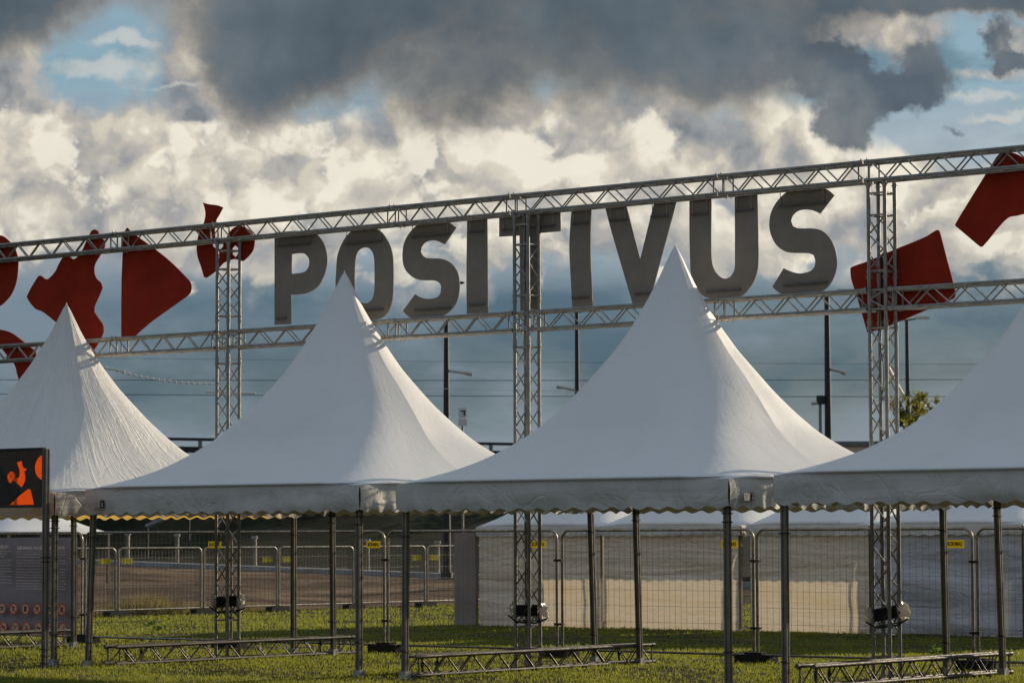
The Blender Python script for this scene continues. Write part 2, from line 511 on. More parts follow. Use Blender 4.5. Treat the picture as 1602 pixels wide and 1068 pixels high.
M['roof_grey'] = mat('grey_roof_edge', (0.22, 0.22, 0.21), 0.6, var=0.1)
M['pane'] = mat('window_pane', (0.03, 0.04, 0.05), 0.15)
M['cable'] = mat('black_cable', (0.012, 0.012, 0.013), 0.5)
M['insul'] = mat('pale_insulator', (0.85, 0.82, 0.76), 0.5)
M['flap'] = mat('taupe_cloth', (0.28, 0.23, 0.20), 0.8, var=0.1, vscale=1.5, bump=.2, bscale=4)

SHAPES={
 'P':[ [(0.809,6.387),(1.331,6.381),(1.613,6.326),(1.714,6.266),(1.814,6.14),(1.866,5.974),(1.854,5.811),(1.795,5.666),(1.675,5.525),(1.494,5.451),(1.353,5.435),(1.139,5.435),(1.144,4.995),(0.813,5.002)],[(1.153,6.045),(1.392,6.042),(1.473,5.998),(1.514,5.936),(1.514,5.847),(1.453,5.776),(1.373,5.751),(1.154,5.745)] ],
 'O':[ [(2.056,5.733),(2.072,5.924),(2.109,6.034),(2.183,6.156),(2.268,6.247),(2.385,6.318),(2.502,6.345),(2.628,6.349),(2.744,6.337),(2.838,6.311),(2.943,6.249),(3.036,6.148),(3.109,6.033),(3.15,5.904),(3.163,5.746),(3.165,5.51),(3.15,5.291),(3.108,5.152),(3.025,5.047),(2.921,4.997),(2.796,4.979),(2.628,4.979),(2.439,5.004),(2.312,5.05),(2.184,5.152),(2.088,5.269),(2.052,5.414),(2.045,5.574)],[(2.628,6.051),(2.712,6.027),(2.775,5.959),(2.802,5.863),(2.809,5.689),(2.807,5.452),(2.786,5.327),(2.733,5.258),(2.649,5.227),(2.565,5.236),(2.481,5.28),(2.428,5.362),(2.413,5.49),(2.411,5.712),(2.424,5.87),(2.459,5.979),(2.533,6.038)] ],
 'S1':[ [(4.352,6.22),(4.232,6.301),(4.132,6.342),(4.031,6.362),(3.869,6.365),(3.706,6.338),(3.583,6.284),(3.46,6.183),(3.378,6.063),(3.349,5.923),(3.357,5.782),(3.398,5.685),(3.48,5.602),(3.582,5.541),(3.705,5.508),(3.948,5.488),(4.039,5.453),(4.079,5.396),(4.069,5.304),(4.008,5.245),(3.867,5.227),(3.745,5.241),(3.653,5.272),(3.586,5.309),(3.356,5.08),(3.479,4.985),(3.622,4.947),(3.826,4.937),(4.048,4.957),(4.209,5.018),(4.33,5.12),(4.39,5.24),(4.414,5.408),(4.391,5.549),(4.321,5.661),(4.211,5.745),(4.07,5.792),(3.807,5.819),(3.736,5.852),(3.689,5.917),(3.695,5.979),(3.767,6.045),(3.889,6.071),(3.99,6.057),(4.141,6)] ],
 'I1':[ [(4.566,6.361),(4.925,6.35),(4.93,5.456),(4.935,4.974),(4.555,4.979),(4.549,5.478)] ],
 'T':[ [(5.151,6.371),(6.236,6.354),(6.234,6.043),(5.879,6.044),(5.881,4.969),(5.526,4.973),(5.516,6.032),(5.149,6.04)] ],
 'I2':[ [(6.441,6.353),(6.78,6.348),(6.757,6.04),(6.754,5.627),(6.773,5.295),(6.788,4.977),(6.443,4.976),(6.418,5.37),(6.396,5.787),(6.411,6.064)] ],
 'V':[ [(7.016,6.331),(7.366,6.332),(7.603,5.56),(7.849,6.332),(8.217,6.329),(7.946,5.553),(7.752,4.974),(7.474,4.972),(7.276,5.54),(7.093,6.072)] ],
 'U':[ [(8.43,6.335),(8.781,6.33),(8.769,5.769),(8.773,5.502),(8.811,5.366),(8.89,5.268),(8.986,5.222),(9.082,5.243),(9.147,5.332),(9.158,5.478),(9.163,6.333),(9.516,6.328),(9.522,5.719),(9.518,5.376),(9.463,5.195),(9.367,5.068),(9.255,4.982),(8.967,4.944),(8.678,4.994),(8.533,5.115),(8.453,5.28),(8.433,5.523),(8.426,5.926)] ],
 'S2':[ [(10.708,6.204),(10.618,6.277),(10.527,6.316),(10.343,6.341),(10.196,6.346),(10.047,6.326),(9.934,6.275),(9.802,6.158),(9.725,6.021),(9.708,5.865),(9.741,5.736),(9.814,5.621),(9.926,5.538),(10.037,5.504),(10.315,5.479),(10.388,5.45),(10.415,5.379),(10.405,5.301),(10.349,5.25),(10.219,5.222),(10.108,5.233),(10.016,5.262),(9.923,5.303),(9.747,5.073),(9.873,4.979),(10.031,4.939),(10.216,4.937),(10.4,4.95),(10.529,4.982),(10.64,5.069),(10.714,5.205),(10.74,5.343),(10.709,5.516),(10.629,5.661),(10.52,5.754),(10.392,5.794),(10.152,5.815),(10.069,5.848),(10.038,5.92),(10.061,5.982),(10.136,6.039),(10.248,6.055),(10.377,6.034),(10.492,5.986)] ],
 'rA':[ [(-3.181,6.681),(-3.112,6.705),(-3.034,6.672),(-2.997,6.596),(-2.882,6.509),(-2.891,6.398),(-2.994,6.278),(-3.107,6.142),(-3.115,6.015),(-3.06,5.916),(-2.968,5.848),(-2.93,5.766),(-2.989,5.659),(-3.101,5.49),(-3.11,5.395),(-3.008,5.279),(-2.916,5.18),(-2.897,5.068),(-2.96,4.96),(-3.095,4.808),(-3.163,4.773),(-3.255,4.815),(-3.418,4.965),(-3.744,5.171),(-3.968,5.262),(-4.143,5.367),(-4.332,5.467),(-4.475,5.513),(-4.619,5.633),(-4.686,5.718),(-4.597,5.843),(-4.419,6.034),(-4.362,6.04),(-4.244,5.978),(-4.173,5.981),(-4.01,6.093),(-3.941,6.192),(-3.848,6.299),(-3.685,6.299),(-3.615,6.262),(-3.523,6.279),(-3.385,6.398),(-3.294,6.536)] ],
 'rB':[ [(-2.395,6.66),(-2.364,6.68),(-2.296,6.621),(-2.072,6.487),(-1.761,6.31),(-1.408,6.085),(-1.058,5.817),(-0.972,5.734),(-0.954,5.641),(-0.992,5.566),(-1.186,5.468),(-1.797,5.189),(-2.061,5.045),(-2.216,4.958),(-2.485,4.952),(-2.484,5.883),(-2.464,6.292),(-2.453,6.544)] ],
 'rC':[ [(-0.72,6.954),(-0.59,6.922),(-0.421,6.894),(-0.301,6.852),(-0.389,6.737),(-0.45,6.664),(-0.48,6.511),(-0.47,6.4),(-0.51,6.325),(-0.519,6.282),(-0.463,6.24),(-0.341,6.215),(-0.295,6.245),(-0.265,6.309),(-0.189,6.414),(-0.099,6.503),(0.022,6.543),(0.149,6.523),(0.294,6.437),(0.369,6.311),(0.34,6.171),(0.265,6.089),(0.13,6.005),(0.049,6.025),(-0.051,6.047),(-0.188,6.029),(-0.294,5.996),(-0.431,5.896),(-0.584,5.821),(-0.652,5.796),(-0.692,5.81),(-0.714,5.862),(-0.77,5.998),(-0.833,6.135),(-0.852,6.292),(-0.834,6.402),(-0.797,6.506),(-0.965,6.549),(-0.804,6.56),(-0.696,6.648),(-0.666,6.79)],[(-0.037,6.261),(0.03,6.213),(0.033,6.125),(-0.018,6.067),(-0.091,6.115),(-0.103,6.211)] ],
 'rD':[ [(-5.671,6.758),(-5.329,6.758),(-5.134,6.657),(-4.988,6.517),(-4.914,6.349),(-4.912,6.186),(-4.957,5.961),(-5.075,5.772),(-5.219,5.665),(-5.315,5.615),(-5.655,5.54)] ],
 'rE':[ [(-5.651,5.261),(-5.31,5.212),(-5.068,5.152),(-4.826,5.028),(-4.586,4.888),(-4.481,4.835),(-4.466,4.77),(-4.489,4.658),(-4.582,4.516),(-4.723,4.392),(-4.842,4.348),(-4.891,4.447),(-4.965,4.628),(-5.16,4.798),(-5.306,4.918),(-5.649,5.081)] ],
 'rF':[ [(10.946,5.243),(10.991,5.266),(11.201,5.317),(11.617,5.445),(12.056,5.573),(12.216,5.646),(12.254,5.644),(12.273,5.592),(12.368,5.246),(12.463,4.914),(12.476,4.813),(12.447,4.777),(12.303,4.734),(12.072,4.658),(11.663,4.527),(11.367,4.439),(11.189,4.409),(11.16,4.5),(11.103,4.682),(11.017,4.943),(10.959,5.101)] ],
 'rG':[ [(13.139,6.541),(13.237,6.551),(13.347,6.524),(13.482,6.45),(13.784,6.277),(13.775,5.724),(13.471,5.766),(13.362,5.754),(13.237,5.738),(13.082,5.612),(12.968,5.495),(12.868,5.402),(12.84,5.404),(12.658,5.553),(12.495,5.685),(12.496,5.71),(12.693,5.977),(12.924,6.285),(13.068,6.473)] ],
}

# ================================================================ ground
def grid_sheet(name, xs, ys, zf, m_, kind='structure'):
    nx, ny = len(xs), len(ys)
    vs = [(x, y, zf(x, y)) for y in ys for x in xs]
    fs = [(j * nx + i, j * nx + i + 1, (j + 1) * nx + i + 1, (j + 1) * nx + i) for j in range(ny - 1) for i in range(nx - 1)]
    b = MB().add(vs, fs)
    o = b.build(name, m_, smooth=True)
    return tag(o, kind=kind)


def ground_mat():
    m_ = bpy.data.materials.new('lawn_soil')
    m_.use_nodes = True
    t = NT(m_.node_tree)
    o = t.n('ShaderNodeOutputMaterial')
    p = t.n('ShaderNodeBsdfPrincipled')
    tc = t.n('ShaderNodeTexCoord').outputs['Object']
    a = t.noise(tc, 0.5, 8, 0.65)
    f = t.noise(tc, 14.0, 5, 0.7)
    c = t.mix(t.ss(a, 0.4, 0.62), (0.040, 0.052, 0.012, 1), (0.085, 0.070, 0.030, 1))
    c = t.mix(t.ss(f, 0.45, 0.7), c, (0.022, 0.022, 0.008, 1))
    t.put(p.inputs['Base Color'], c)
    p.inputs['Roughness'].default_value = 0.95
    p.inputs['Specular IOR Level'].default_value = 0.1
    b = t.n('ShaderNodeBump')
    b.inputs['Distance'].default_value = 0.05
    t.put(b.inputs['Height'], f)
    t.put(p.inputs['Normal'], b.outputs[0])
    t.put(o.inputs['Surface'], p.outputs[0])
    return m_


def dirt_mat():
    m_ = bpy.data.materials.new('bare_earth')
    m_.use_nodes = True
    t = NT(m_.node_tree)
    o = t.n('ShaderNodeOutputMaterial')
    p = t.n('ShaderNodeBsdfPrincipled')
    tc = t.n('ShaderNodeTexCoord').outputs['Object']
    a = t.noise(tc, 0.22, 8, 0.6, dist=0.6)
    f = t.noise(tc, 5.0, 6, 0.7)
    c = t.mix(t.ss(a, 0.42, 0.62), (0.085, 0.050, 0.030, 1), (0.25, 0.165, 0.10, 1))
    c = t.mix(t.ss(f, 0.5, 0.75, 0, 0.6), c, (0.06, 0.042, 0.026, 1))
    t.put(p.inputs['Base Color'], c)
    p.inputs['Roughness'].default_value = 0.95
    p.inputs['Specular IOR Level'].default_value = 0.15
    b = t.n('ShaderNodeBump')
    b.inputs['Distance'].default_value = 0.15
    t.put(b.inputs['Height'], f)
    t.put(p.inputs['Normal'], b.outputs[0])
    t.put(o.inputs['Surface'], p.outputs[0])
    return m_


M['lawn'] = ground_mat()
M['earth'] = dirt_mat()
g_ = MB().add([(-900, -500, 0), (900, -500, 0), (900, 1300, 0), (-900, 1300, 0)], [(0, 1, 2, 3)])
tag(g_.build('ground', M['lawn']), kind='structure')


def kerb_y(x):       # the pale kerb behind the bare earth
    return 57.2 - (x + 71.7) * 0.118


def kerb_z(x):
    k = min(1.0, max(0.0, (-x - 30.0) / 41.0))
    return 0.02 + 0.80 * k


def sm(a):
    a = min(1.0, max(0.0, a))
    return a * a * (3 - 2 * a)


def dirt_z(x, y):
    kz = kerb_z(x)
    k = sm((y - 14.0) / (kerb_y(x) - 14.0)) * sm((-18.9 - x) / 8.0)
    w = 0.22 * math.sin(x * 0.31 + y * 0.17) * math.sin(y * 0.23 + 1.3) + 0.05 * math.sin(x * 0.9 + 2) * math.sin(y * 0.7)
    edge = sm((-18.9 - x) / 3.0) * sm((y - 4) / 6.0) * sm((kerb_y(x) - 1.0 - y) / 9.0)
    return 0.02 + kz * k + (w + 0.20) * edge * 0.9


xs = [-110 + i * 1.1 for i in range(int((110 - 18.8) / 1.1))] + [-18.85]
ys = [-10 + j * 0.04 * 25 for j in range(70)]
grid_sheet('bare_earth', xs, ys, dirt_z, M['earth'])


def bank_z(x, s):    # s 0 at the kerb, 1 at the crest road
    return kerb_z(x) + sm(s) * (5.9 - kerb_z(x))


# embankment from the kerb up to the raised road
nb, ns = 60, 14
vs, fs = [], []
for i in range(nb + 1):
    a = i / nb
    kx, ky = -110 + a * 140, 0
    ky = kerb_y(kx) + 0.45
    tx_, ty_ = -95 + a * 75, 22 + a * 190          # crest line
    for j in range(ns + 1):
        s = j / ns
        x = kx + (tx_ - kx) * s
        y = ky + (ty_ - ky) * s
        vs.append((x, y, kerb_z(kx) * (1 - sm(s)) + sm(s) * 5.9 + 0.18 * math.sin(x * .8 + y * .5) * math.sin(3.1416 * s)))
for i in range(nb):
    for j in range(ns):
        q = i * (ns + 1) + j
        fs.append((q, q + ns + 1, q + ns + 2, q + 1))
tag(MB().add(vs, fs).build('embankment', M['bankgrass'], smooth=True), kind='structure')
kv = MB()
for i in range(60):
    x0, x1 = -110 + i * 1.6, -110 + (i + 1) * 1.6 - 0.012
    kv.add([(x0, kerb_y(x0) - .25, kerb_z(x0) - .1), (x1, kerb_y(x1) - .25, kerb_z(x1) - .1), (x1, kerb_y(x1) + .3, kerb_z(x1) - .1), (x0, kerb_y(x0) + .3, kerb_z(x0) - .1),
            (x0, kerb_y(x0) - .2, kerb_z(x0) + .20), (x1, kerb_y(x1) - .2, kerb_z(x1) + .20), (x1, kerb_y(x1) + .25, kerb_z(x1) + .22), (x0, kerb_y(x0) + .25, kerb_z(x0) + .22)],
           [(0, 3, 2, 1), (4, 5, 6, 7), (0, 1, 5, 4), (1, 2, 6, 5), (2, 3, 7, 6), (3, 0, 4, 7)])
tag(kv.build('kerb', M['kerb']), kind='structure')

# ================================================================ grass
def grass_blades():
    n = 230000
    dmin, dmax = 30.0, 78.0
    u = rng.random(n)
    dist = 1.0 / (1 / dmin - u * (1 / dmin - 1 / dmax))      # dense near the lens
    lat = (rng.random(n) * 2 - 1) * (801 / 4566 * dist * 1.12 + 1.0)
    x = CAM.x + FWD.x * dist + RGT.x * lat
    y = CAM.y + FWD.y * dist + RGT.y * lat
    keep = (x > -19.0) | (y < 5)
    wear = np.sin(x * .8 + 1.7 * np.sin(y * .53 + 1)) * np.sin(y * .95 + 1.9 * np.sin(x * .61)) + .35 * np.sin(x * 3.1) * np.sin(y * 2.7)
    keep &= rng.random(n) < np.clip(.75 + .75 * wear, .18, 1.0)
    x, y, dist = x[keep], y[keep], dist[keep]
    n = len(x)
    pn = np.sin(x * 1.9 + np.sin(y * 1.3) * 2) * np.sin(y * 2.3 + np.sin(x * .9) * 2)
    h = (0.020 + 0.024 * rng.random(n) + 0.011 * pn) * (1 + (dist - 30) / 140)
    h *= np.where(rng.random(n) < 0.03, 1.7, 1.0)
    w = (0.004 + 0.005 * rng.random(n)) * (dist / 34)
    parts_v, parts_f = [], []
    cols = []
    for k in range(2):
        ang = rng.random(n) * np.pi * 2
        ox = (rng.random(n) - .5) * .05
        oy = (rng.random(n) - .5) * .05
        lean = (rng.random(n) * .6) * h
        la = rng.random(n) * np.pi * 2
        dx, dy = np.cos(ang) * w, np.sin(ang) * w
        a = np.stack([x + ox - dx, y + oy - dy, np.full(n, -0.004)], 1)
        b = np.stack([x + ox + dx, y + oy + dy, np.full(n, -0.004)], 1)
        hh = h * (0.7 + 0.5 * rng.random(n))
        c = np.stack([x + ox + np.cos(la) * lean, y + oy + np.sin(la) * lean, hh], 1)
        parts_v.append(np.stack([a, b, c], 1).reshape(-1, 3))
    v = np.concatenate(parts_v)
    nf = len(v) // 3
    me = bpy.data.meshes.new('grass')
    me.vertices.add(len(v))
    me.vertices.foreach_set('co', v.astype(np.float32).ravel())
    me.loops.add(nf * 3)
    me.loops.foreach_set('vertex_index', np.arange(nf * 3, dtype=np.int32))
    me.polygons.add(nf)
    me.polygons.foreach_set('loop_start', np.arange(0, nf * 3, 3, dtype=np.int32))
    me.update()
    at = me.attributes.new('tint', 'FLOAT', 'POINT')
    tint = np.repeat(rng.random(nf), 3)
    at.data.foreach_set('value', tint.astype(np.float32))
    return me


def grass_mat(name, c1, c2, c3, tr1):
    m_ = bpy.data.materials.new(name)
    m_.use_nodes = True
    t = NT(m_.node_tree)
    o = t.n('ShaderNodeOutputMaterial')
    p = t.n('ShaderNodeBsdfPrincipled')
    a = t.n('ShaderNodeAttribute', attribute_name='tint').outputs['Fac']
    tc = t.n('ShaderNodeTexCoord').outputs['Object']
    nz = t.noise(tc, 0.8, 7, 0.7)
    f = t.m('ADD', t.m('MULTIPLY', a, 0.45), t.m('MULTIPLY', t.ss(nz, 0.35, 0.68), 0.55))
    c = t.ramp(f, [(0.1, (*c1, 1)), (0.5, (*c2, 1)), (0.95, (*c3, 1))])
    t.put(p.inputs['Base Color'], c)
    p.inputs['Roughness'].default_value = 0.55
    p.inputs['Specular IOR Level'].default_value = 0.35
    tr = t.n('ShaderNodeBsdfTranslucent')
    t.put(tr.inputs['Color'], t.mix(0.5, c, (*tr1, 1)))
    mx = t.n('ShaderNodeMixShader')
    mx.inputs[0].default_value = 0.55
    t.put(mx.inputs[1], p.outputs[0])
    t.put(mx.inputs[2], tr.outputs[0])
    t.put(o.inputs['Surface'], mx.outputs[0])
    return m_


M['grass'] = grass_mat('grass_blades', (0.045, 0.068, 0.010), (0.125, 0.155, 0.022), (0.34, 0.31, 0.09), (0.52, 0.54, 0.07))
M['drygrass'] = grass_mat('dry_grass_blades', (0.10, 0.10, 0.03), (0.22, 0.18, 0.07), (0.36, 0.28, 0.13), (0.36, 0.28, 0.1))
gm = grass_blades()
gm.materials.append(M['grass'])
tag(link('grass', gm), 'short backlit green and yellow grass covering the ground', 'grass', kind='stuff')

# tall dry stalks along the crowd barriers
tb = MB()
for i in range(1500):
    y = random.uniform(14.0, 21.5)
    x = -18.75 - random.random() * 0.9
    dens = math.exp(-((y - 17.1) / 1.1) ** 2) + 0.3
    if random.random() > dens:
        continue
    h = random.uniform(.12, .42) * (0.5 + dens * .8)
    a = random.random() * 6.28
    lx, ly = math.cos(a) * h * .3, math.sin(a) * h * .3
    tb.add([(x - .010, y - .008, 0), (x + .010, y + .008, 0), (x + lx, y + ly, h)], [(0, 1, 2)])
tag(tb.build('tall_dry_grass', M['drygrass']), 'tall straw coloured grass along the foot of the low barriers', 'grass', kind='stuff')


def leaf_clump(mb, c, r, n, size, flat=0.6):
    for _ in range(n):
        d = Vector((random.gauss(0, 1), random.gauss(0, 1), random.gauss(0, 1) * flat))
        d = d.normalized() * r * random.random() ** 0.4
        p = Vector(c) + Vector((d.x, d.y, d.z))
        s = size * random.uniform(.6, 1.4)
        a = Vector((random.gauss(0, 1), random.gauss(0, 1), random.gauss(0, 1))).normalized()
        b = a.cross(Vector((random.gauss(0, 1), random.gauss(0, 1), random.gauss(0, 1)))).normalized()
        mb.add([p - a * s, p + b * s * .55, p + a * s, p - b * s * .55], [(0, 1, 2, 3)])


M['weed'] = mat('weed_leaf', (0.05, 0.10, 0.015), 0.5, var=0.2, transl=(0.15, 0.26, 0.03), tmix=0.45)
for k, (x, y, lab) in enumerate([(-1.2, -4.6, 'broad leaved weed in the grass left of the middle tent posts'), (-0.4, -4.9, 'small bright weed in the foreground grass near the second tent post'),
                                 (-12.5, 10.6, 'dark green leafy weed on the sunlit strip left of the first tower'), (8.2, 6.9, 'upright green weed before the beige marquee wall at right'),
                                 (-9.9, 8.3, 'low weed on the shaded lawn beyond the left ground truss')]):
    wb = MB()
    leaf_clump(wb, (0, 0, .07), .13, 26, .045, .5)
    for i in range(5):
        a = i * 1.25
        wb.tube([(0, 0, 0), (math.cos(a) * .06, math.sin(a) * .06, .12)], .004, 3)
    tag(wb.build('weed', M['weed'], loc=(x, y, 0)), lab, 'weed')

# ================================================================ trusses
CH, CR, BR = 0.12, 0.025, 0.0105        # half chord spacing, chord radius, brace radius
PITCH_H = 0.267
_bl = math.hypot(PITCH_H, 2 * CH)
_m_brace = MB().tube([(0, 0, -_bl / 2), (0, 0, _bl / 2)], BR, 6, cap=False).mesh('brace', M['alu'], True)
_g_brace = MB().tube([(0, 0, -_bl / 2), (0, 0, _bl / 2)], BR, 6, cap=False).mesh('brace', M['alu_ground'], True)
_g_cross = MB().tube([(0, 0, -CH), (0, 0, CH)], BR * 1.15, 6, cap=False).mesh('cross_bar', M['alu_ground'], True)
_m_cross = MB().tube([(0, 0, -CH), (0, 0, CH)], BR * 1.15, 6, cap=False).mesh('cross_bar', M['alu'], True)
_chord_cache = {}


GROUNDED = [False]


def chord_mesh(L):
    key = (round(L, 3), GROUNDED[0])
    if key not in _chord_cache:
        mb = MB().tube([(0, 0, 0), (L, 0, 0)], CR, 12)
        for x in (0.035, L - 0.035):
            mb.tube([(x - .033, 0, 0), (x + .033, 0, 0)], CR + .004, 12)
            mb.tube([(x, 0, -CR - .022), (x, 0, CR + .022)], .006, 6)
        _chord_cache[key] = mb.mesh('chord', M['alu_ground' if GROUNDED[0] else 'alu'], True)
    return _chord_cache[key]


def place_rod(me, name, root, a, b):
    a, b = Vector(a), Vector(b)
    o = link(name, me, root)
    o.location = (a + b) / 2
    o.rotation_mode = 'QUATERNION'
    o.rotation_quaternion = (b - a).to_track_quat('Z', 'Y')
    return o


def frame_at(root, x):
    for a, b in (((x, -CH, -CH), (x, CH, -CH)), ((x, -CH, CH), (x, CH, CH)), ((x, -CH, -CH), (x, -CH, CH)), ((x, CH, -CH), (x, CH, CH))):
        place_rod(_g_cross if GROUNDED[0] else _m_cross, 'cross_bar', root, a, b)


def lacing(root, x0, x1, phase=0):
    L = x1 - x0
    n = max(2, int(round(L / PITCH_H)))
    h = L / n
    me = _g_brace if GROUNDED[0] else _m_brace
    s = math.hypot(h, 2 * CH) / _bl
    for face in range(4):
        for i in range(n):
            a, b = (-CH, CH) if (i + phase + (face // 2)) % 2 else (CH, -CH)
            xa, xb = x0 + i * h, x0 + (i + 1) * h
            if face == 0:
                p, q = (xa, -CH, a), (xb, -CH, b)
            elif face == 1:
                p, q = (xa, CH, b), (xb, CH, a)
            elif face == 2:
                p, q = (xa, a, -CH), (xb, b, -CH)
            else:
                p, q = (xa, b, CH), (xb, a, CH)
            o = place_rod(me, 'brace', root, p, q)
            o.scale = (1, 1, s)


def truss_piece(root, x0, x1, frames=True):
    me = chord_mesh(x1 - x0)
    for y in (-CH, CH):
        for z in (-CH, CH):
            link('chord', me, root, (x0, y, z))
    if frames:
        frame_at(root, x0 + .07)
        frame_at(root, x1 - .07)
    lacing(root, x0 + .09, x1 - .09)


ZT, ZB = 6.44, 4.80                     # centre heights of the two beams
TW = [0.0, 5.764, 11.517]
bays = [(-9.4, -6.05), (-5.98, -2.37), (-2.36, -.16), (.16, 3.38), (3.39, 5.60), (5.925, 9.09), (9.10, 11.355), (11.68, 15.2)]
tl = {0: 'first from the left, between the red boards and the letter P', 1: 'the middle one, in front of the letter T', 2: 'the right one, in front of the red block'}
pos_t = [('left end of the frame', 'beyond the left red curve'), ]


def beam(z, x0, x1, cut, label, group):
    root = thing('truss_beam', label, 'truss', (x0, 0, z), (0, 0, 0), group)
    pts = [0.0] + [c - x0 for c in cut if x0 < c < x1] + [x1 - x0]
    for a, b in zip(pts[:-1], pts[1:]):
        truss_piece(root, a + .004, b - .004)
    return root


joints = [-5.76, -2.37, 3.38, 9.09, 14.6]
names_up = [(-10.0, -.19, 'upper aluminium truss beam over the red boards at the left'), (-.18, 5.58, 'upper aluminium truss beam over the letters P O S I'),
            (5.59, 11.33, 'upper aluminium truss beam over the letters I V U S'), (11.34, 16.5, 'upper aluminium truss beam running off the right edge')]
names_lo = [(-10.0, -.15, 'lower aluminium truss beam under the red boards at the left'), (.15, 5.614, 'lower aluminium truss beam under the letters P O S I'),
            (5.914, 11.367, 'lower aluminium truss beam under the letters I V U S'), (11.667, 16.5, 'lower aluminium truss beam right of the right tower')]
for a, b, l in names_up:
    beam(ZT, a, b, joints, l, 'upper beams of the sign gate')
for a, b, l in names_lo:
    beam(ZB, a, b, joints, l, 'lower beams of the sign gate')

for i, t in enumerate(TW):
    root = thing('truss_tower', 'aluminium truss tower, ' + tl[i], 'truss tower', (t, 0, 0.0), (0, -math.pi / 2, 0), 'towers of the sign gate')
    zs = ZT - CH - CR - .004
    for a, b in ((0.02, 2.6), (2.6, ZB - .32), (ZB - .32, ZB + .32), (ZB + .32, zs)):
        me = chord_mesh(b - a)
        for y in (-CH, CH):
            for z in (-CH, CH):
                link('chord', me, root, (a, y, z))
    for x in (.30, .58, ZB - .36, ZB - CH, ZB + CH, ZB + .36, zs - .42, zs - .14):
        frame_at(root, x)
    lacing(root, .60, ZB - .38)
    lacing(root, ZB - CH, ZB + CH, 1)
    lacing(root, ZB + .38, zs - .44)
    bp = MB().box((.01, 0, 0), (.016, .42, .42))
    bp.build('base_plate', M['alu_dull'], root)
    cb = MB()
    pts = [(.4 + k * .22, .03 * math.sin(k * 1.3) + .05, .06 + .015 * math.cos(k)) for k in range(28)]
    cb.tube(pts, .007, 5)
    cb.build('cable', M['cable'], root, smooth=True)

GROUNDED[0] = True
# ground trusses crossing under each tower
for (t, y0, y1, lab) in [(-5.76, -2.3, 2.25, 'aluminium truss lying on the grass before the rules banner'), (0, -2.7, 2.38, 'aluminium truss lying on the grass under the first tower'),
                         (5.764, -2.9, 2.38, 'aluminium truss lying on the grass under the middle tower'), (11.517, -2.36, 2.42, 'aluminium truss lying on the grass under the right tower')]:
    if t < -1:
        t = -6.15
    for sgn in ((0,) if True else (0,)):
        off = -.30
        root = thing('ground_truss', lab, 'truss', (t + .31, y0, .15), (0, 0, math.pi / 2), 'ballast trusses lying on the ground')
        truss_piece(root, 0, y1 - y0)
        sb = MB()
        for xx in (.45, .75, (y1 - y0) - .5):
            for k in range(5):
                a = k * 1.2566
                sb.tube([(xx + .01 * math.cos(a), .13 + .014 * math.sin(a), .13), (xx + .03 * math.sin(a * 2), .145, 0), (xx + .02 * math.cos(a), .13, -.13)], .006, 4)
        sb.build('strap', M['black'], root)
    if t > 80:
        root = thing('ground_truss', lab.replace('aluminium truss lying', 'second aluminium truss lying behind,'), 'truss', (t - .31, y0 + .15, .15), (0, 0, math.pi / 2), 'ballast trusses lying on the ground')
        truss_piece(root, 0, y1 - y0)

# ================================================================ letters and red boards


def smooth_poly(pts, corner=38):
    n = len(pts)
    P = [Vector((p[0], p[1])) for p in pts]
    isc = []
    for i in range(n):
        a = P[i] - P[i - 1]
        b = P[(i + 1) % n] - P[i]
        isc.append(math.degrees(a.angle(b)) > corner if a.length > 1e-6 and b.length > 1e-6 else True)
    out_ = []
    for i in range(n):
        p0, p1, p2, p3 = P[i - 1], P[i], P[(i + 1) % n], P[(i + 2) % n]
        c1, c2 = isc[i], isc[(i + 1) % n]
        L = (p2 - p1).length
        m1 = Vector((0, 0)) if c1 else (p2 - p0).normalized() * L
        m2 = Vector((0, 0)) if c2 else (p3 - p1).normalized() * L
        if c1:
            m1 = (p2 - p1) * 1.0 if c2 else (p2 - p1) * 1.5 - m2 * .5
        if c2 and not c1:
            m2 = (p2 - p1) * 1.5 - m1 * .5
        k = 1 if (c1 and c2) else 5
        for j in range(k):
            s = j / k
            h00, h10, h01, h11 = 2 * s**3 - 3 * s**2 + 1, s**3 - 2 * s**2 + s, -2 * s**3 + 3 * s**2, s**3 - s**2
            q = p1 * h00 + m1 * h10 + p2 * h01 + m2 * h11
            out_.append((q.x, q.y))
    return out_


def plate_mesh(name, loops, thick, m_, smooth=True, bevel=0.0):
    """flat board cut along the loops (x, z), thickness centred on y = 0"""
    cu = bpy.data.curves.new(name, 'CURVE')
    cu.dimensions = '2D'
    cu.fill_mode = 'BOTH'
    cu.extrude = thick / 2
    cu.bevel_depth = bevel
    cu.bevel_resolution = 0
    for lp in loops:
        pp = smooth_poly(lp) if smooth else lp
        sp = cu.splines.new('POLY')
        sp.points.add(len(pp) - 1)
        for i, (x, z) in enumerate(pp):
            sp.points[i].co = (x, z, 0, 1)
        sp.use_cyclic_u = True
    ob = bpy.data.objects.new('tmp', cu)
    COL.objects.link(ob)
    dg = bpy.context.evaluated_depsgraph_get()
    me = bpy.data.meshes.new_from_object(ob.evaluated_get(dg))
    bpy.data.objects.remove(ob)
    bpy.data.curves.remove(cu)
    me.transform(Matrix.Rotation(math.pi / 2, 4, 'X'))
    me.name = name
    me.materials.clear()
    me.materials.append(m_)
    return me


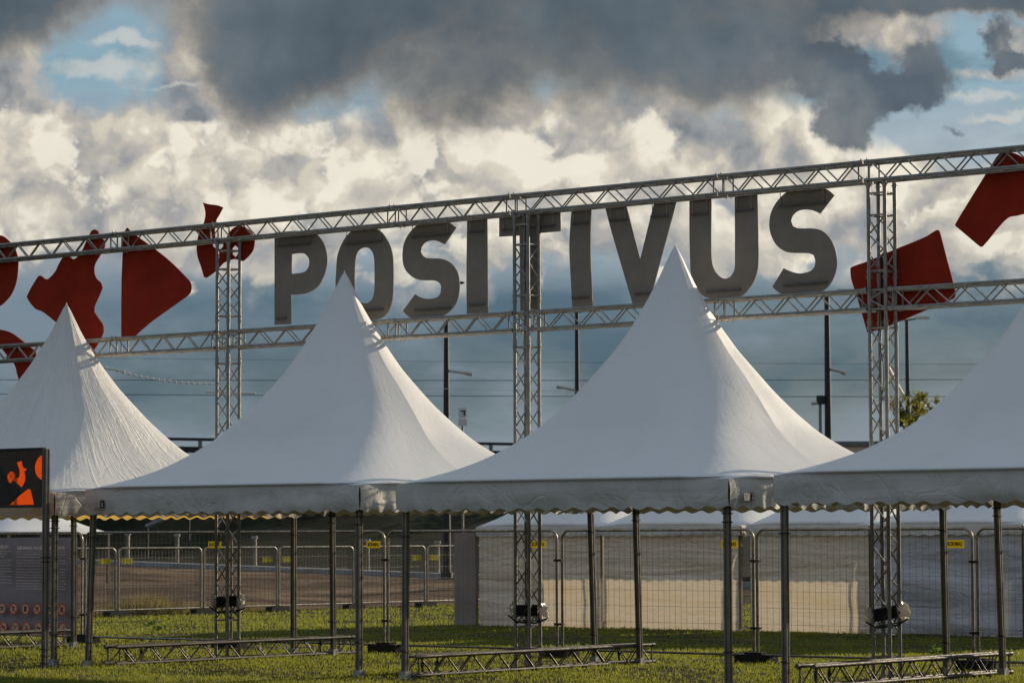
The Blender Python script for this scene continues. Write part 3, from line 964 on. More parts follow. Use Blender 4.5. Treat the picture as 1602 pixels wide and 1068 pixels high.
def text_mesh(name, s, size, m_, depth=0.001, bold=0.0, width=None):
    cu = bpy.data.curves.new(name, 'FONT')
    cu.body = s
    cu.size = size
    cu.extrude = depth
    cu.offset = bold
    cu.align_x = 'CENTER'
    cu.align_y = 'CENTER'
    cu.resolution_u = 2
    ob = bpy.data.objects.new('tmp', cu)
    COL.objects.link(ob)
    dg = bpy.context.evaluated_depsgraph_get()
    me = bpy.data.meshes.new_from_object(ob.evaluated_get(dg))
    bpy.data.objects.remove(ob)
    bpy.data.curves.remove(cu)
    if width:
        xs_ = [v.co.x for v in me.vertices]
        k = width / (max(xs_) - min(xs_))
        me.transform(Matrix.Diagonal((k, 1, 1, 1)))
    me.transform(Matrix.Rotation(math.pi / 2, 4, 'X'))
    me.name = name
    me.materials.clear()
    me.materials.append(m_)
    return me


YL = 0.165
letter_info = [('P', 'grey letter P, first of the sign, hanging right of the first tower', [(.86, 1.62)], [(.85, 1.12)]),
               ('O', 'grey letter O behind the tip of the second tent', [(2.38, 2.92)], [(2.5, 2.95)]),
               ('S1', 'first grey letter S, between the O and the first I', [(3.55, 4.2)], [(3.6, 4.22)]),
               ('I1', 'first grey letter I, just left of the middle tower', [(4.66, 4.92)], [(4.66, 4.92)]),
               ('T', 'grey letter T behind the middle tower', [(5.3, 5.5), (6.1, 6.3)], [(5.68, 5.9)]),
               ('I2', 'second grey letter I, right of the middle tower', [(6.72, 6.95)], [(6.75, 6.98)]),
               ('V', 'grey letter V between the second I and the U', [(7.35, 7.62), (8.25, 8.5)], [(7.95, 8.2)]),
               ('U', 'grey letter U, right of the highest full tent tip', [(8.98, 9.2), (9.78, 10.0)], [(9.2, 9.75)]),
               ('S2', 'last grey letter S, left of the right tower', [(10.4, 11.0)], [(10.3, 10.95)])]
for key, lab, tops, bots in letter_info:
    loops = SHAPES[key]
    xs_ = [p[0] for p in loops[0]]
    zs_ = [p[1] for p in loops[0]]
    cx, cz = (min(xs_) + max(xs_)) / 2, min(zs_)
    root = thing('sign_letter', lab, 'letter', (cx, YL, cz), (0, 0, 0), 'letters of the gate sign')
    lp = [[(x - cx, z - cz) for x, z in l] for l in loops]
    link('letter_board', plate_mesh('letter_board', lp, .018, M['letter'], bevel=.002), root)
    hgt = max(zs_) - cz
    w = max(xs_) - min(xs_)
    x0, x1 = min(xs_) - cx, max(xs_) - cx
    spans = []
    if key in ('I1', 'I2'):
        spans = [(x0 + .05, x1 - .05, hgt - .22), (x0 + .05, x1 - .05, .13)]
    elif key == 'T':
        spans = [(x0 + .06, x0 + .33, hgt - .24), (x1 - .36, x1 - .08, hgt - .24)]
    elif key == 'V':
        spans = [(x0 + .08, x0 + .38, hgt - .2), (x1 - .42, x1 - .12, hgt - .2), (-.1, .18, .13)]
    elif key == 'U':
        spans = [(x0 + .04, x0 + .32, hgt - .22), (x1 - .34, x1 - .06, hgt - .22), (-.28, .28, .13)]
    elif key == 'P':
        spans = [(x0 + .06, x0 + .75, hgt - .2), (x0 + .04, x0 + .26, .1)]
    else:
        spans = [(-.36, .36, hgt - .22), (-.3, .38, .15)]
    for a, b, z in spans:
        bt = MB().box(((a + b) / 2, -.022, z), (b - a, .026, .028))
        bt.build('batten', M['letter_trim'], root)
        if z > hgt / 2:
            for xx in (a + .03, b - .03):
                MB().tube([(xx, -.02, z + .01), (xx, -.03, hgt - .02), (xx, -.045, hgt + .02)], .006, 5).build('hanger', M['alu_dull'], root)

red_info = [('rA', 'jagged red rooster-like board behind the leftmost tent tip'), ('rB', 'triangular red board with rounded point, between two red figures'),
            ('rC', 'small red hooked board behind the first tower'), ('rD', 'rounded red board cut off by the left edge, upper one'),
            ('rE', 'red curved board at the lower left beam'), ('rF', 'tilted red block behind the right tower'), ('rG', 'angular red board at the upper right corner')]
for key, lab in red_info:
    loops = SHAPES[key]
    xs_ = [p[0] for p in loops[0]]
    zs_ = [p[1] for p in loops[0]]
    cx, cz = (min(xs_) + max(xs_)) / 2, min(zs_)
    lp = [[(x - cx, z - cz) for x, z in l] for l in loops]
    root = thing('red_board', lab, 'board', (cx, YL + (.02 if key in ('rC',) else .0), cz), (0, 0, 0), 'red boards hung on the gate')
    link('board', plate_mesh('board', lp, .018, M['red'], bevel=.002), root)
    hb = max(zs_) - cz
    for z, ww in ((hb * .45, .22),):
        MB().box((0, .024, z), (ww * (max(xs_) - min(xs_)), .026, .04)).build('batten', M['letter_trim'], root)

# ================================================================ pagoda tents
TL, ZE, ZTIP = 5.139, 2.493, 5.534
PROF = [(0, 0.0), (.03, .016), (.09, .040), (.168, .072), (.25, .112), (.339, .158), (.45, .225), (.53, .285), (.615, .352), (.70, .430), (.78, .512), (.843, .60), (.908, .712), (.95, .82), (.98, .925), (1, 1)]


def prof(u):
    for (a, ra), (b, rb) in zip(PROF[:-1], PROF[1:]):
        if u <= b:
            k = (u - a) / (b - a)
            return ra + (rb - ra) * k
    return 1.0


def canopy_mesh(L, ze, ztip, m_, seed=0, nu=44, nv=20, lift=0.0, prf=prof):
    """four-sided concave roof; every side has a seam up its middle"""
    vs, fs, uvs = [], [], []
    H_ = ztip - ze
    r_ = random.Random(seed)
    ph = [r_.random() * 6 for _ in range(6)]
    us = []
    for i in range(nu + 1):
        s = i / nu
        us.append(1 - (1 - s) ** 1.25)
    for q in range(4):
        base = len(vs)
        for i, u in enumerate(us):
            # smoothed profile
            rr = (prf(max(0, u - .02)) + 2 * prf(u) + prf(min(1, u + .02))) / 4 if 0.06 < u < .97 else prf(u)
            p_ = 2.2 + 60 * max(0, (u - .45)) ** 3 + .6 * u
            for j in range(nv + 1):
                f = j / nv
                phi = R(-45 + 90 * f)              # 0 at the corner
                wphi = phi + R(45)                 # 0..90 from one mid side to the next
                cx, sx = math.cos(wphi), math.sin(wphi)
                cn = (abs(math.cos(wphi)) ** p_ + abs(math.sin(wphi)) ** p_) ** (-1 / p_)
                cc = 2 ** (.5 - 1 / p_)
                dm = min(wphi, R(90) - wphi) / R(45)
                bump = 1 + ((.075 if (q + (wphi > R(45))) % 2 == 0 else .0) * (1 - u) ** .7 * u ** .15) * math.exp(-dm * 3.2)
                rad = rr * (L / 2) * math.sqrt(2) * cn / cc * bump
                if u > .999:
                    rad = (L / 2) / max(cx, sx)
                x, y = rad * cx, rad * sx
                wv = math.sin(2 * wphi) * (.012 * math.sin(9 * u + ph[q % 6] + wphi * 3) * math.sin(3.14 * u) + .010 * math.sin(wphi * 11 + ph[(q + 2) % 6] + u * 5) * math.sin(3.14 * u))
                z = ztip - u * H_ + wv + lift * 0
                ca, sa = math.cos(q * math.pi / 2), math.sin(q * math.pi / 2)
                vs.append((x * ca - y * sa, x * sa + y * ca, z))
                uvs.append(((q + f), u))
        for i in range(nu):
            for j in range(nv):
                a = base + i * (nv + 1) + j
                fs.append((a, a + nv + 1, a + nv + 2, a + 1))
    mb = MB().add(vs, fs)
    me = mb.mesh('canopy', m_)
    me.polygons.foreach_set('use_smooth', [True] * len(fs))
    ul = me.uv_layers.new(name='UVMap')
    li = np.empty(len(me.loops), dtype=np.int32)
    me.loops.foreach_get('vertex_index', li)
    ul.data.foreach_set('uv', np.array(uvs, dtype=np.float32)[li].ravel())
    return me


def valance_mesh(L, h, scal, m_, seed, period=.285, waves=.014):
    """hanging cloth strip along x centred on 0, top at z = 0, scalloped foot"""
    r_ = random.Random(seed)
    a = [r_.random() * 6.28 for _ in range(8)]
    n = int(L / period) * 10
    rows = 8
    vs, fs = [], []
    for i in range(n + 1):
        x = -L / 2 + L * i / n
        sc = scal * (.5 - .5 * math.cos(2 * math.pi * (x + L / 2) / (L / round(L / period))))
        for j in range(rows + 1):
            s = j / rows
            z = -s * (h + sc) 
            off = s * (waves * math.sin(x * 2.1 + a[0] + s * 2) + waves * .8 * math.sin(x * 5.3 + a[1] - s * 3) + .006 * math.sin(x * 13 + a[2]) + .008 * math.sin(2 * math.pi * (x + L / 2) / period))
            off += .010 * math.sin(x * 1.1 + s * 6 + a[3]) * s
            edge = min(1, (L / 2 - abs(x)) / .3)
            vs.append((x, -off * edge - .03 * s * (1 - s) * 2, z))
    for i in range(n):
        for j in range(rows):
            q = i * (rows + 1) + j
            fs.append((q, q + rows + 1, q + rows + 2, q + 1))
    return MB().add(vs, fs).mesh('valance', m_, smooth=True)


def post_mesh(h, w=.074):
    a, b, c = w / 2, w / 7, w / 7
    poly = []
    for q in range(4):
        pts = [(a, -a + .004), (a, -b), (a - c, -b), (a - c, b), (a, b), (a, a - .004), (a - .004, a)]
        ca, sa = round(math.cos(q * math.pi / 2)), round(math.sin(q * math.pi / 2))
        poly += [(x * ca - y * sa, x * sa + y * ca) for x, y in pts]
    mb = MB().prism(poly, 0.008, h)
    return mb.mesh('post', M['post'])


POST = post_mesh(2.40)
FOOT = MB().box((0, 0, .004), (.16, .16, .008)).box((0, 0, .05), (.11, .11, .09)).mesh('foot_plate', M['alu_dull'])
STRAP = MB().box((0, 0, 0), (.098, .098, .014)).mesh('strap', M['black'])


def tent(cx, cy, ze, ztip, label, cloth, seed, leans, tagpos):
    root = thing('pagoda_tent', label, 'tent', (cx, cy, 0), (0, 0, 0), 'white pagoda tents in the front row')
    dz = ztip - ZTIP
    vcl = M['valance_sunlit'] if seed == 3 else M['valance']
    link('canopy', canopy_mesh(TL + .03, ze, ZTIP + dz, cloth, seed), root)
    cap = MB().tube([(0, 0, ZTIP + dz - .20), (0, 0, ZTIP + dz + .015)], [.062, .004], 16, cap=False)
    cap.build('peak_cap', cloth, root, smooth=True)
    hem = .315
    for i in range(4):
        a = i * math.pi / 2
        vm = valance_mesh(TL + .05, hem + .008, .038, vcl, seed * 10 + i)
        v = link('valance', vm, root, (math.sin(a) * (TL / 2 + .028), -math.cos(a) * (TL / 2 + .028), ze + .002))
        v.rotation_euler = (0, 0, a)
        b = MB().box((0, 0, 0), (TL - .1, .05, .09)).build('eave_rail', M['post'], root, loc=(math.sin(a) * (TL / 2 - .06), -math.cos(a) * (TL / 2 - .06), ze - .08))
        b.rotation_euler = (0, 0, a)
    k = 0
    for sx, sy in ((-1, -1), (1, -1), (1, 1), (-1, 1)):
        px, py = sx * (TL / 2 - .06), sy * (TL / 2 - .06)
        lx, ly = leans[k]
        p = link('post', POST, root, (px + lx, py + ly, 0))
        p.rotation_euler = (math.atan2(ly, 2.4), -math.atan2(lx, 2.4), 0)
        p.scale = (1, 1, (ze - .09) / 2.40)
        link('foot_plate', FOOT, p)
        for z in (2.05, 1.95, .42) if k % 2 else (1.82, .35):
            link('strap', STRAP, p, (0, 0, z + .03 * k))
        k += 1
    for a in (0.0, math.pi / 2):      # crossed tension wires under the roof
        s = TL / 2 - .08
        MB().tube([(-s, -s, ze - .1), (0, 0, ze + .12), (s, s, ze - .1)] if a == 0 else [(-s, s, ze - .1), (0, 0, ze + .12), (s, -s, ze - .1)], .006, 5).build('tension_wire', M['alu_dull'], root)
    MB().tube([(0, 0, ze + .1), (0, 0, ZTIP + dz - .05)], .03, 8).build('peak_pole', M['post'], root, smooth=True)
    if tagpos:
        x, y, rz = tagpos
        tg = MB().box((0, 0, 0), (.075, .006, .11)).build('maker_tag', M['ink'], root, loc=(x, y, ze - .205))
        tg.rotation_euler = (0, 0, rz)
        mk = MB()
        mk.tube([(-.022, -.005, -.04), (0, -.005, .035), (.022, -.005, -.04)], .004, 4)
        mk.box((0, -.005, -.028), (.03, .003, .008)).box((0, -.005, -.005), (.018, .003, .006))
        mk.build('tag_emblem', M['signwhite'], tg)
        t2 = MB().box((0, 0, 0), (.13, .004, .085)).build('maker_tag', M['valance'], root, loc=(x - .12 * math.cos(rz), y - .12 * math.sin(rz), ze - .215))
        t2.rotation_euler = (0, 0, rz)
        ln = MB()
        for q in range(4):
            ln.box((0, -.004, .028 - q * .018), (.09 - .01 * (q % 2), .002, .006))
        ln.build('fine_print', M['alu_dull'], t2)
    return root


STEP, T0, O0 = 5.828, -5.505, -3.16
cy = O0 + TL / 2
hw = TL / 2 + .05
tent(T0 + TL / 2, cy, 2.47, 5.47, 'white pagoda tent with creased roof at the left, behind the black sign', M['tent_wrinkled'], 3, [(0, 0), (.0, 0), (0, 0), (.02, 0)], None)
tent(T0 + STEP + TL / 2, cy, 2.50, 5.63, 'white pagoda tent, second from the left, its tip before the letter O', M['tent'], 5, [(-.07, -.03), (0, 0), (.05, .03), (.03, 0)], (-hw + .42, -hw - .028, 0))
tent(T0 + 2 * STEP + TL / 2, cy, 2.495, 5.63, 'white pagoda tent, third from the left, its tip before the letter U', M['tent'], 8, [(-.02, 0), (0, 0), (.02, .02), (.04, .03)], (hw + .028, -hw + .45, math.pi / 2))
tent(T0 + 3 * STEP + TL / 2, cy, 2.525, 5.66, 'white pagoda tent cut off by the right edge', M['tent'], 9, [(0, 0), (0, 0), (0, 0), (.04, .03)], None)

# ================================================================ marquee of small pagodas behind the fence
PROF_S = [(0, 0), (.1, .10), (.3, .27), (.5, .44), (.7, .63), (.85, .79), (1, 1)]


def prof_s(u):
    for (a, ra), (b, rb) in zip(PROF_S[:-1], PROF_S[1:]):
        if u <= b:
            return ra + (rb - ra) * (u - a) / (b - a)
    return 1.0


def wall_mesh(w, h, m_, seed, name='wall'):
    r_ = random.Random(seed)
    a = [r_.random() * 6.28 for _ in range(6)]
    nx, nz = 50, 26
    vs, fs = [], []
    for i in range(nx + 1):
        x = -w / 2 + w * i / nx
        for j in range(nz + 1):
            z = h * j / nz
            s = 1 - z / h
            e = math.sin(math.pi * i / nx) ** .5 if 0 < i < nx else 0
            y = (1.8 if m_ == M['wall_shaded'] else 1.2) * e * (.025 * math.sin(x * 1.3 + a[0] + z * 4) + .018 * math.sin(z * 9 + x * .9 + a[1]) + .01 * math.sin(x * 6 + a[2])) * (0.3 + s)
            y -= e * .05 * s * s
            vs.append((x, y, z + (.02 * math.sin(x * 2 + a[3]) if j == 0 else 0)))
    for i in range(nx):
        for j in range(nz):
            q = i * (nz + 1) + j
            fs.append((q, q + nz + 1, q + nz + 2, q + 1))
    return MB().add(vs, fs).mesh(name, m_, smooth=True)


mods = [(-7.25, -4.08, 'leftmost small white marquee, with its end wall beside the low barriers', 'wall_cloth', 'half', -1),
        (-4.05, -.72, 'small white marquee with a sunlit lower wall, behind the middle tower', 'wall_cloth', True, 0),
        (-.55, 2.15, 'small white marquee with a sunlit lower wall, left of the right tower', 'wall_cloth', True, 0),
        (2.20, 5.35, 'small white marquee with a shaded slack wall, right of the right tower', 'wall_shaded', False, 0),
        (5.42, 8.7, 'small white marquee with a shaded slack wall at the right edge', 'wall_shaded', False, 1)]
MZ, MY = 2.02, 14.8
for i, (x0, x1, lab, wm, lit, end) in enumerate(mods):
    w = x1 - x0
    dpt = 3.2
    root = thing('small_marquee', lab, 'tent', ((x0 + x1) / 2, MY + dpt / 2, 0), (0, 0, 0), 'row of small white marquees behind the fence')
    cm = canopy_mesh(dpt, MZ, MZ + 1.25, M['tent'], 30 + i, nu=16, nv=10, prf=prof_s)
    c = link('canopy', cm, root)
    c.scale = (w / dpt, 1, 1)
    for k, (ll, rot) in enumerate(((w, 0), (dpt, math.pi / 2), (w, math.pi), (dpt, -math.pi / 2))):
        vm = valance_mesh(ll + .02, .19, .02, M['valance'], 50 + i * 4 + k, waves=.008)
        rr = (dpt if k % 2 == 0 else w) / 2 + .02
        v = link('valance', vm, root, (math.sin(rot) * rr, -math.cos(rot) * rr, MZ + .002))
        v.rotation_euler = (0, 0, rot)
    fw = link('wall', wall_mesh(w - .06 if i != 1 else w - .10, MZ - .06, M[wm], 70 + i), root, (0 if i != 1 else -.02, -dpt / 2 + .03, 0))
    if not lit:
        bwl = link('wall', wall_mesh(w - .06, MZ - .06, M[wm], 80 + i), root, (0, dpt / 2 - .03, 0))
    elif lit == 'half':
        bwl = link('wall', wall_mesh(2.0, MZ - .06, M[wm], 80 + i), root, (-w / 2 + 1.05, dpt / 2 - .03, 0))  # unseen half rear wall, added to shade the left of the front wall
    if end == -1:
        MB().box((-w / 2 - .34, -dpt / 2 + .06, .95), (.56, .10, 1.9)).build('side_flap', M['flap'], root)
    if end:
        ew = link('wall', wall_mesh(dpt - .08, MZ - .06, M['wall_shaded'], 90 + i), root, (end * (w / 2 - .03), 0, 0))
        ew.rotation_euler = (0, 0, math.pi / 2)
    for sx in (-1, 1):
        for sy in (-1, 1):
            MB().box((0, 0, (MZ - .02) / 2), (.06, .06, MZ - .02)).build('post', M['post'], root, loc=(sx * (w / 2 - .07), sy * (dpt / 2 - .09), 0))

# small far tent at the left
root = thing('far_tent', 'small pale tent far off behind the rules banner', 'tent', (-41.0, 31.8, 0))
link('canopy', canopy_mesh(5.0, 1.95, 3.4, M['tent'], 60, nu=12, nv=6, prf=prof_s), root)
for sx in (-1, 1):
    for sy in (-1, 1):
        MB().box((0, 0, .97), (.08, .08, 1.94)).build('post', M['post'], root, loc=(sx * 2.4, sy * 2.4, 0))

# ================================================================ mesh fence panels
def rounded_frame(w, h, z0, rr, r, legs=True):
    pts = [(-w / 2, 0, 0.03 if legs else z0)]
    pts.append((-w / 2, 0, h - rr))
    for k in range(1, 7):
        a = math.pi - k / 6 * math.pi / 2
        pts.append((-w / 2 + rr + rr * math.cos(a), 0, h - rr + rr * math.sin(a)))
    for k in range(0, 7):
        a = math.pi / 2 - k / 6 * math.pi / 2
        pts.append((w / 2 - rr + rr * math.cos(a), 0, h - rr + rr * math.sin(a)))
    pts.append((w / 2, 0, 0.03 if legs else z0))
    mb = MB().tube(pts, r, 10)
    mb.tube([(-w / 2, 0, z0), (w / 2, 0, z0)], r * .85, 8)
    return mb


FW, FH = 3.42, 1.91
FRAME = rounded_frame(FW, FH, .12, .13, .021).mesh('frame', M['galv'], True)
wb = MB()
for i in range(34):
    x = -FW / 2 + .06 + i * (FW - .12) / 33
    wb.tube([(x, .004, .12), (x, .004, FH)], .0024, 3, cap=False)
for j in range(7):
    z = .32 + j * .235
    wb.tube([(-FW / 2, -.003, z), (FW / 2, -.003, z)], .0027, 3, cap=False)
WIRES = wb.mesh('wire_mesh', M['wire'])
BLOCK = MB().box((0, 0, .065), (.62, .22, .13)).box((0, 0, .145), (.30, .16, .03)).mesh('rubber_foot', M['rubber'])
CLAMP = MB().box((0, 0, 0), (.15, .07, .035)).tube([(0, -.05, 0), (0, .05, 0)], .012, 6).mesh('clamp', M['darksteel'])
PLATE = MB().box((0, 0, 0), (.29, .008, .11)).mesh('name_plate', M['yellow'])
NAME = text_mesh('plate_lettering', 'IKSKIMAS', .075, M['ink'], .001, .0018, .235)
fj = [-10.0, -6.56, -3.06, .38, 3.83, 7.40, 11.02, 14.6]
flab = ['tall mesh fence panel carrying the rules banner at the left edge', 'tall mesh fence panel between the rules banner and the first tower', 'tall mesh fence panel right of the first tower',
        'tall mesh fence panel left of the middle tower, before the dark bank', 'tall mesh fence panel right of the middle tower', 'tall mesh fence panel left of the right tower with grass behind', 'tall mesh fence panel at the right edge']
FY = 3.2
for i in range(7):
    x0, x1 = fj[i] + .04, fj[i + 1] - .04
    w = x1 - x0
    yy = FY + (0, 0, 0, 0, .02, -.05, -.1)[i]
    root = thing('mesh_fence_panel', flab[i], 'fence panel', ((x0 + x1) / 2, yy, 0.0), (0, 0, (-.004, 0.003, -.002, .004, -.01, -.016, -.01)[i]), 'tall mesh fence panels')
    s = w / FW
    f = link('frame', FRAME, root)
    f.scale = (s, 1, 1)
    wr = link('wire_mesh', WIRES, root)
    wr.scale = (s, 1, 1)
    wr['kind'] = 'stuff'
    for z in (1.46, .5):
        link('clamp', CLAMP, root, (w / 2 + .04, 0, z))
    px = (w / 2 - .28, w / 2 - .28, w / 2 - .2, w / 2 - .33, w / 2 - .28, w / 2 - .55, w / 2 - .3)[i]
    if i in (0, 1, 2, 3, 5):
        n_ = link('name_plate', PLATE, root, (px if i != 5 else w / 2 - .25, -.03, 1.70))
        link('plate_lettering', NAME, n_, (0, -.0065, 0))
    if i == 6:
        for xx in (-w / 2 + 1.0,):
            pass
    if i == 4:
        n_ = link('name_plate', PLATE, root, (-w / 2 + .0 + 3.1, -.03, 1.70))
        link('plate_lettering', NAME, n_, (0, -.0065, 0))
# rubber feet under the panel joints: things of their own
ffl = ['black rubber foot at the right end of the rules banner', 'black rubber foot hidden behind the first tower base', 'black rubber foot under the joint left of the third tent post',
       'black rubber foot right of the middle tower', 'black rubber foot right of the third tent corner post', 'black rubber foot at the lower right corner']
for (x, l) in zip(fj[1:-1], ffl):
    b = link('fence_foot', BLOCK, None, (x, FY, 0))
    b.rotation_euler = (0, 0, random.uniform(-.08, .08))
    tag(b, l, 'fence foot', 'rubber feet of the mesh fence')

# rules banner tied to the first panel
root = thing('rules_banner', 'dark banner with rules text and red ringed pictograms tied to the fence', 'banner', (0, FY - .07, 0))
bm = wall_mesh(3.2, 1.70, M['banner'], 5, 'banner_cloth')
link('banner_cloth', bm, root, (-8.24, .0, .13))
BY = -.15


def flat_text(parent, name, s, size, x, z, m_, width=None, bold=.001):
    o = link(name, text_mesh(name, s, size, m_, .0006, bold, width), parent, (x, BY, z))
    o['kind'] = 'stuff'
    return o


flat_text(root, 'lettering', 'GENERAL RULES AND TERMS', .075, -7.42, 1.645, M['banner_ink'], 1.22, .0015)
flat_text(root, 'lettering', 'FORUM', .075, -8.40, 1.66, M['banner_ink'], .28, .0015)


def text_lines(x0, x1, zs_, name):
    r_ = random.Random(int(x0 * 100))
    mb = MB()
    for z in zs_:
        x = x0
        e = x1 - (0 if r_.random() < .7 else r_.random() * (x1 - x0) * .5)
        while x < e - .02:
            wd = r_.uniform(.025, .10)
            y = BY
            xx = x
            while xx < min(x + wd, e):
                hh = r_.choice((.014, .014, .02))
                mb.add([(xx, y, z), (xx + .007, y, z), (xx + .007, y, z + hh), (xx, y, z + hh)], [(0, 1, 2, 3)])
                mb.add([(xx, y, z), (xx + .013, y, z), (xx + .013, y, z + .004), (xx, y, z + .004)], [(0, 1, 2, 3)]) if r_.random() < .6 else None
                xx += .0165
            x += wd + .018
    o = mb.build(name, M['banner_ink'], root)
    o['kind'] = 'stuff'


zsA = [1.574, 1.528, 1.482, 1.42, 1.375, 1.33, 1.27, 1.22, 1.175, 1.13, 1.07, 1.02, .975, .93]
text_lines(-8.05, -6.78, zsA, 'fine_print')
text_lines(-8.9, -8.16, [z + .01 for z in zsA[:12]], 'fine_print')
ringm = MB()
disc_me = plate_mesh('pictogram_disc', [[(math.cos(a * .2618) * .085, math.sin(a * .2618) * .085) for a in range(24)]], .0012, M['disc'], False)
ring_me = plate_mesh('pictogram_ring', [[(math.cos(a * .2618) * .105, math.sin(a * .2618) * .105) for a in range(24)], [(math.cos(a * .2618) * .083, math.sin(a * .2618) * .083) for a in range(24)]], .0014, M['ring'], False)
bar_me = plate_mesh('pictogram_bar', [[(-.066, .052), (-.052, .066), (.066, -.052), (.052, -.066)]], .0016, M['ring'], False)


def icon(kind):
    mb = MB()
    y = -.0016
    def bx(x0, z0, x1, z1):
        mb.add([(x0, y, z0), (x1, y, z0), (x1, y, z1), (x0, y, z1)], [(0, 1, 2, 3)])
    if kind == 0:
        for q in (-.036, -.012, .012):
            bx(q, -.045, q + .02, .035)
        bx(-.03, .035, .03, .045)
    elif kind == 1:
        bx(-.05, -.035, .05, -.018); bx(-.01, -.018, .03, .0); bx(.02, 0, .035, .045)
    elif kind == 2:
        bx(-.045, .015, .045, .035); bx(-.03, -.045, -.018, .015); bx(.018, -.045, .03, .015); bx(-.008, -.02, .008, .015)
    elif kind == 3:
        bx(-.05, -.012, .05, .008); bx(-.045, .008, -.01, .028); bx(.015, -.035, .04, -.012)
    elif kind == 4:
        bx(-.022, .0, .022, .045); bx(-.03, -.045, -.012, .0); bx(.012, -.045, .03, .0)
    else:
        mb.add([(-.045, y, -.045), (-.03, y, -.05), (.045, y, .03), (.03, y, .045)], [(0, 1, 2, 3)]); bx(-.045, .01, -.015, .04)
    return mb.mesh('pictogram_icon', M['ink'])


icons = [icon(k) for k in range(6)]
for row, (z, xs_) in enumerate(((.585, (-8.72, -8.41, -8.11, -7.80, -7.50, -7.18, -6.87)), (.262, (-8.68, -8.37, -8.06, -7.77, -7.46, -7.14, -6.84)))):
    for k, x in enumerate(xs_):
        d = link('pictogram', disc_me, root, (x, BY - .001, z))
        link('ring', ring_me, d, (0, -.001, 0))
        link('icon', icons[(k * 2 + row) % 6], d)
        if (k + row) % 2 == 0:
            link('bar', bar_me, d, (0, -.002, 0))

# black and orange sign on a post
root = thing('sign_board', 'black sign board with orange figures on a dark post at the left edge', 'sign', (0, -3.95, 0))
ROOST = [(-.306, 2.89), (-.192, 2.902), (-.17, 2.821), (-.085, 2.791), (-.143, 2.749), (-.125, 2.634), (-.196, 2.535), (-.269, 2.579), (-.38, 2.638), (-.43, 2.596), (-.482, 2.64), (-.492, 2.712), (-.432, 2.754), (-.356, 2.747), (-.321, 2.7), (-.346, 2.661), (-.253, 2.671), (-.237, 2.751), (-.262, 2.82)]
ROOST = smooth_poly(ROOST, 60)
OTRI = [(-.448, 2.287), (-.216, 2.43), (-.048, 2.513), (-.005, 2.49), (.064, 2.287)]
ODISC = smooth_poly([(.222, 2.98), (.137, 2.93), (.087, 2.845), (.084, 2.774), (.118, 2.694), (.222, 2.63)], 60)
link('panel', plate_mesh('panel', [[(-1.46, 2.27), (.236, 2.27), (.236, 3.062), (-1.46, 3.062)], ROOST, OTRI, ODISC], .008, M['signbrown'], False), root, (0, .012, 0))
MB().box((-.62, .02, 3.073), (1.76, .055, .022)).box((-.62, .02, 2.258), (1.76, .055, .022)).box((.247, .02, 2.665), (.022, .055, .79)).build('frame', M['darksteel'], root)
p_ = link('post', POST, root, (.318, .0, 0))
p_.scale = (1.05, 1.05, 3.06 / 2.4)
for z in (.09, .19, .28, 1.55, 1.49):
    link('strap', STRAP, root, (.318, 0, z)).scale = (1.08, 1.08, 1)
link('black_field', plate_mesh('black_field', [[(-1.45, 3.04), (-.62, 2.82), (-.51, 2.60), (-.27, 2.52), (-.235, 2.45), (-.47, 2.29), (-1.45, 2.29)]], .003, M['signblack'], False), root, (0, .004, 0))
for nm, pts in (('rooster_emblem', ROOST), ('orange_triangle', OTRI), ('orange_disc', ODISC)):
    link(nm, plate_mesh(nm, [pts], .003, M['orange'], False), root, (0, .006, 0))

# ================================================================ floodlights in torn plastic on the towers
def crumple(seed, sx, sy, sz):
    r_ = random.Random(seed)
    vs, fs = [], []
    n, m_ = 14, 9
    for i in range(n):
        for j in range(m_ + 1):
            a, b = i / n * 6.283, j / m_ * math.pi
            k = 1 + r_.uniform(-.28, .28)
            vs.append((sx * math.cos(a) * math.sin(b) * k, sy * math.sin(a) * math.sin(b) * k, sz * math.cos(b) * k))
    for i in range(n):
        for j in range(m_):
            if r_.random() < .12:
                continue
            a = i * (m_ + 1) + j
            b = ((i + 1) % n) * (m_ + 1) + j
            fs.append((a, b, b + 1, a + 1))
    return MB().add(vs, fs).mesh('plastic_wrap', M['plastic'])


for k, (t, z, rz, tilt, lab) in enumerate([(0, .86, .15, .1, 'black floodlight wrapped in plastic on the first tower'), (5.764, .80, 0, 0, 'black floodlight wrapped in plastic on the middle tower'),
                                           (11.517, .84, -.1, .35, 'tilted black floodlight wrapped in plastic on the right tower')]):
    root = thing('floodlight', lab, 'floodlight', (t, -.02, z), (0, tilt * -.5, R(38) + rz), 'floodlights tied low on the towers')
    b = MB().box((0, 0, 0), (.29, .15, .16))
    for q in range(6):
        b.box((-.125 + q * .05, -.095, 0), (.012, .04, .15))
    b.build('housing', M['black'], root)
    MB().box((0, .085, 0), (.28, .006, .15)).build('glass', M['pane'], root)
    MB().tube([(-.165, 0, .02), (-.165, -.02, -.14), (.165, -.02, -.14), (.165, 0, .02)], .009, 6).build('bracket', M['darksteel'], root)
    MB().tube([(-.26, -.05, -.06), (-.14, -.03, -.16), (.12, -.03, -.17), (.27, -.06, -.11)], .012, 6).build('clamp_tube', M['darksteel'], root)
    o = link('plastic_wrap', crumple(k + 3, .09, .09, .12), root, (.21, .04, -.02))
    o = link('plastic_wrap', crumple(k + 13, .05, .06, .10), root, (-.19, .0, .02))

